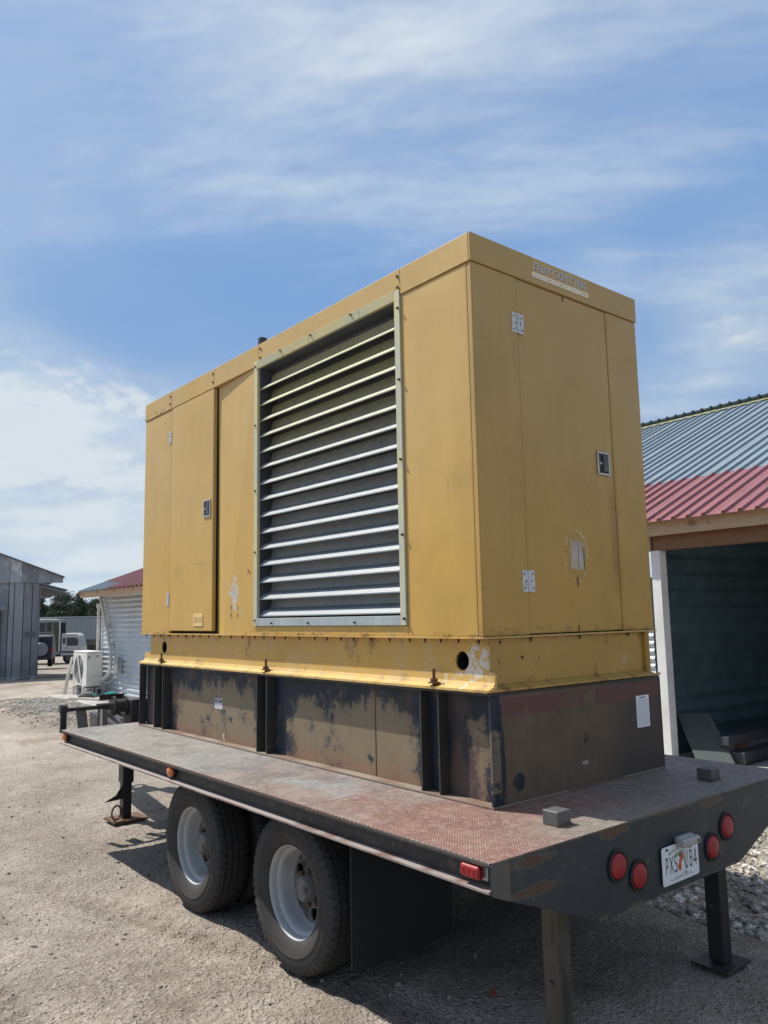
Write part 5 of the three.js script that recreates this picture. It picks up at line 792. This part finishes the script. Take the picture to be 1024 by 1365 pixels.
// trees on the skyline
{
  const leafM = std([1, 1, 1], 0.9, 0, { vertexColors: true, side: THREE.DoubleSide }), bark = soft([0.07, 0.055, 0.04], 0.95);
  function crown(seed, H, Wd, conic) {
    const r = rng(seed), pos = [], nor = [], col = [];
    const clumps = []; const n = 46;
    for (let i = 0; i < n; i++) { const t = Math.pow(r(), 0.85), a = r() * 6.283, rad = (conic ? (1 - t) * 0.95 + 0.08 : Math.sin(Math.PI * (0.15 + 0.8 * t)) * 0.9 + 0.1) * Wd * 0.5 * Math.sqrt(r()); clumps.push([Math.cos(a) * rad, H * (0.18 + 0.80 * t), Math.sin(a) * rad, (0.10 + 0.10 * r()) * Wd * (conic ? 1.15 - 0.6 * t : 1), 0.65 + 0.7 * r()]); }
    for (const [cx, cy, cz, cr, k] of clumps) for (let i = 0; i < 150; i++) {
      const a = r() * 6.283, b = Math.acos(2 * r() - 1), q = cr * (0.45 + 0.75 * r());
      const x = cx + q * Math.sin(b) * Math.cos(a), y = cy + 0.75 * q * Math.cos(b), z = cz + q * Math.sin(b) * Math.sin(a), s = 0.10 + 0.14 * r();
      const d = [r() - 0.5, r() - 0.5, r() - 0.5], e = [r() - 0.5, r() - 0.5, r() - 0.5];
      pos.push(x + d[0] * s * 2, y + d[1] * s * 2, z + d[2] * s * 2, x + e[0] * s * 2, y + e[1] * s * 2, z + e[2] * s * 2, x - d[0] * s, y - e[1] * s, z - d[2] * s);
      const g = k * (0.75 + 0.5 * r()); for (let q2 = 0; q2 < 3; q2++) col.push(0.060 * g, 0.082 * g, 0.058 * g);
    }
    const g = new THREE.BufferGeometry(); g.setAttribute('position', new THREE.Float32BufferAttribute(pos, 3)); g.setAttribute('color', new THREE.Float32BufferAttribute(col, 3)); g.computeVertexNormals(); g.setAttribute('uv', new THREE.BufferAttribute(new Float32Array(pos.length / 3 * 2), 2)); return g;
  }
  const kinds = [[crown(11, 8.5, 4.2, true), 8.5], [crown(23, 8.0, 6.0, false), 8.0], [crown(35, 8.0, 5.0, false), 8.0]];
  const D = (u, dist) => { const a = -0.6874 - Math.atan((u - 512) / 1049.6); return [-2.79 + Math.sin(-a) * dist, 2.66 - Math.cos(a) * dist]; };
  const list = [ // bearing (pixels of a 1024 wide view), distance, kind, scale, label
    [52, 150, 0, 1.12, 'tall dark conifer beside the barn corner on the skyline'], [86, 150, 1, 1.03, 'broad dark tree over the lorry roof on the skyline'], [76, 158, 2, 0.80, 'lower dark tree left of the broad skyline tree'],
    [107, 152, 0, 1.06, 'pointed tree between the broad one and the hut roof'], [98, 160, 2, 0.86, 'small tree filling the gap beside the pointed skyline tree'], [126, 165, 1, 0.92, 'tree showing just left of the hut corner'], [66, 170, 2, 0.80, 'small faint tree right of the tall conifer'], [116, 170, 2, 0.84, 'small far tree right of the pointed one'], [139, 165, 0, 0.95, 'pointed tree partly hidden by the hut corner'] ];
  for (const [u, dist, k, s, lab] of list) {
    const [x, z] = D(u, dist), t = thing('skyline_tree', lab, 'tree', [x, -1.3, z], { group: 'trees on the skyline', turn: u * 0.7, local: true });
    const [g, H] = kinds[k]; const cm = shadow(new THREE.Mesh(g, leafM)); cm.name = 'crown'; cm.scale.setScalar(s); t.add(cm);
    part('trunk', (() => { const q = new THREE.CylinderGeometry(0.06 * s, 0.17 * s, H * 0.75 * s, 8); q.translate(0, H * 0.375 * s, 0); return q; })(), bark, t);
  }
}
// loose stones
{
  const r = rng(91);
  const stone = (seed, det = 1) => { const g = new THREE.IcosahedronGeometry(1, det), p = g.attributes.position; for (let i = 0; i < p.count; i++) { const x = p.getX(i), y = p.getY(i), z = p.getZ(i); const k = 0.62 + 0.75 * hash(Math.round(x * 50), Math.round(y * 50) + seed, Math.round(z * 50)); p.setXYZ(i, x * k * 1.15, y * k * 0.62, z * k * 0.9); } g.computeVertexNormals(); return g; };
  const stoneM = std([1, 1, 1], 0.95, 0, { bumpMap: fineBump, bumpScale: 0.002 });
  const dummy = new THREE.Object3D(), colr = new THREE.Color();
  function scatter(name, label, category, n, where, size, tone, det = 1) {
    const m = new THREE.InstancedMesh(stone(name.length * 7, det), stoneM, n); m.name = numbered(name); m.userData = { kind: 'stuff', label, category };
    for (let i = 0; i < n; i++) { const [x, z] = where(); const s = size(); dummy.position.set(x, groundY(x, z) + s * 0.12, z); dummy.rotation.set(r() * 0.6, r() * 6.28, r() * 0.6); dummy.scale.set(s, s * (0.6 + 0.6 * r()), s); dummy.updateMatrix(); m.setMatrixAt(i, dummy.matrix); const k = 0.65 + 0.7 * r(), t = tone(); colr.setRGB(t[0] * k, t[1] * k, t[2] * k); m.setColorAt(i, colr); }
    shadow(m); scene.add(m);
  }
  const warm = () => (r() < 0.18 ? [0.15, 0.125, 0.10] : [0.30, 0.27, 0.23]);
  scatter('loose_pebbles', 'small pebbles strewn over the dusty yard around the trailer', 'pebbles', 9000, () => { const d = 0.6 + 15 * Math.pow(r(), 1.4), a = 0.95 + 1.5 * r(); return [-2.8 + d * Math.cos(a - 0.35 + Math.PI * 0) * 1.0 * (r() < 0.15 ? -0.4 : 1), 2.7 - d * Math.sin(a)]; }, () => 0.003 + 0.009 * Math.pow(r(), 5), warm);
  scatter('grit', 'fine stone grit covering the dusty yard near the trailer', 'grit', 60000, () => { const d2 = 0.8 + 8.5 * Math.pow(r(), 1.25), a = -0.2 + 2.2 * r(); return [-2.8 + d2 * Math.cos(a), 2.7 - d2 * Math.sin(a)]; }, () => 0.0018 + 0.0032 * r() * r(), () => (r() < 0.25 ? [0.17, 0.145, 0.12] : [0.36, 0.325, 0.275]), 0);
  scatter('gravel_heap', 'low heap of grey broken gravel beside the concrete slab', 'gravel', 15000, () => { const q = () => (r() + r() + r()) / 1.5 - 1; return [2.3 + 1.1 * q(), -14.3 + 3.2 * q()]; }, () => 0.006 + 0.020 * Math.pow(r(), 3), () => (r() < 0.3 ? [0.36, 0.335, 0.30] : [0.27, 0.245, 0.215]));
  scatter('rubble', 'broken stone rubble on the ground right of the trailer', 'rubble', 22000, () => { const x = 1.75 + 4.3 * r(), z = -2.8 + 4.6 * r(); return [x, z]; }, () => 0.008 + 0.034 * Math.pow(r(), 4), () => (r() < 0.2 ? [0.52, 0.49, 0.44] : [0.31, 0.285, 0.25]));
}
// dry leaf
{
  const s = new THREE.Shape(); s.moveTo(0, 0); s.bezierCurveTo(0.03, 0.018, 0.06, 0.02, 0.085, 0.002); s.bezierCurveTo(0.06, -0.016, 0.03, -0.016, 0, 0);
  const g = new THREE.ExtrudeGeometry(s, { depth: 0.0015, bevelEnabled: false }); g.rotateX(-1.25); g.rotateY(0.6); const y = groundY(0.13, -0.13) + 0.012; g.translate(0.11, y, -0.13);
  const l = thing('dry_leaf', 'small reddish dry leaf on the shaded ground under the trailer', 'leaf', [0.13, y, -0.13]); part('blade', g, soft([0.40, 0.11, 0.06], 0.8), l); part('stalk', tube([[0.11, y, -0.13], [0.10, y + 0.004, -0.125], [0.085, y + 0.002, -0.12]], 0.0014, 8, 5), M.rusty, l);
}
renderer.render(scene, camera);
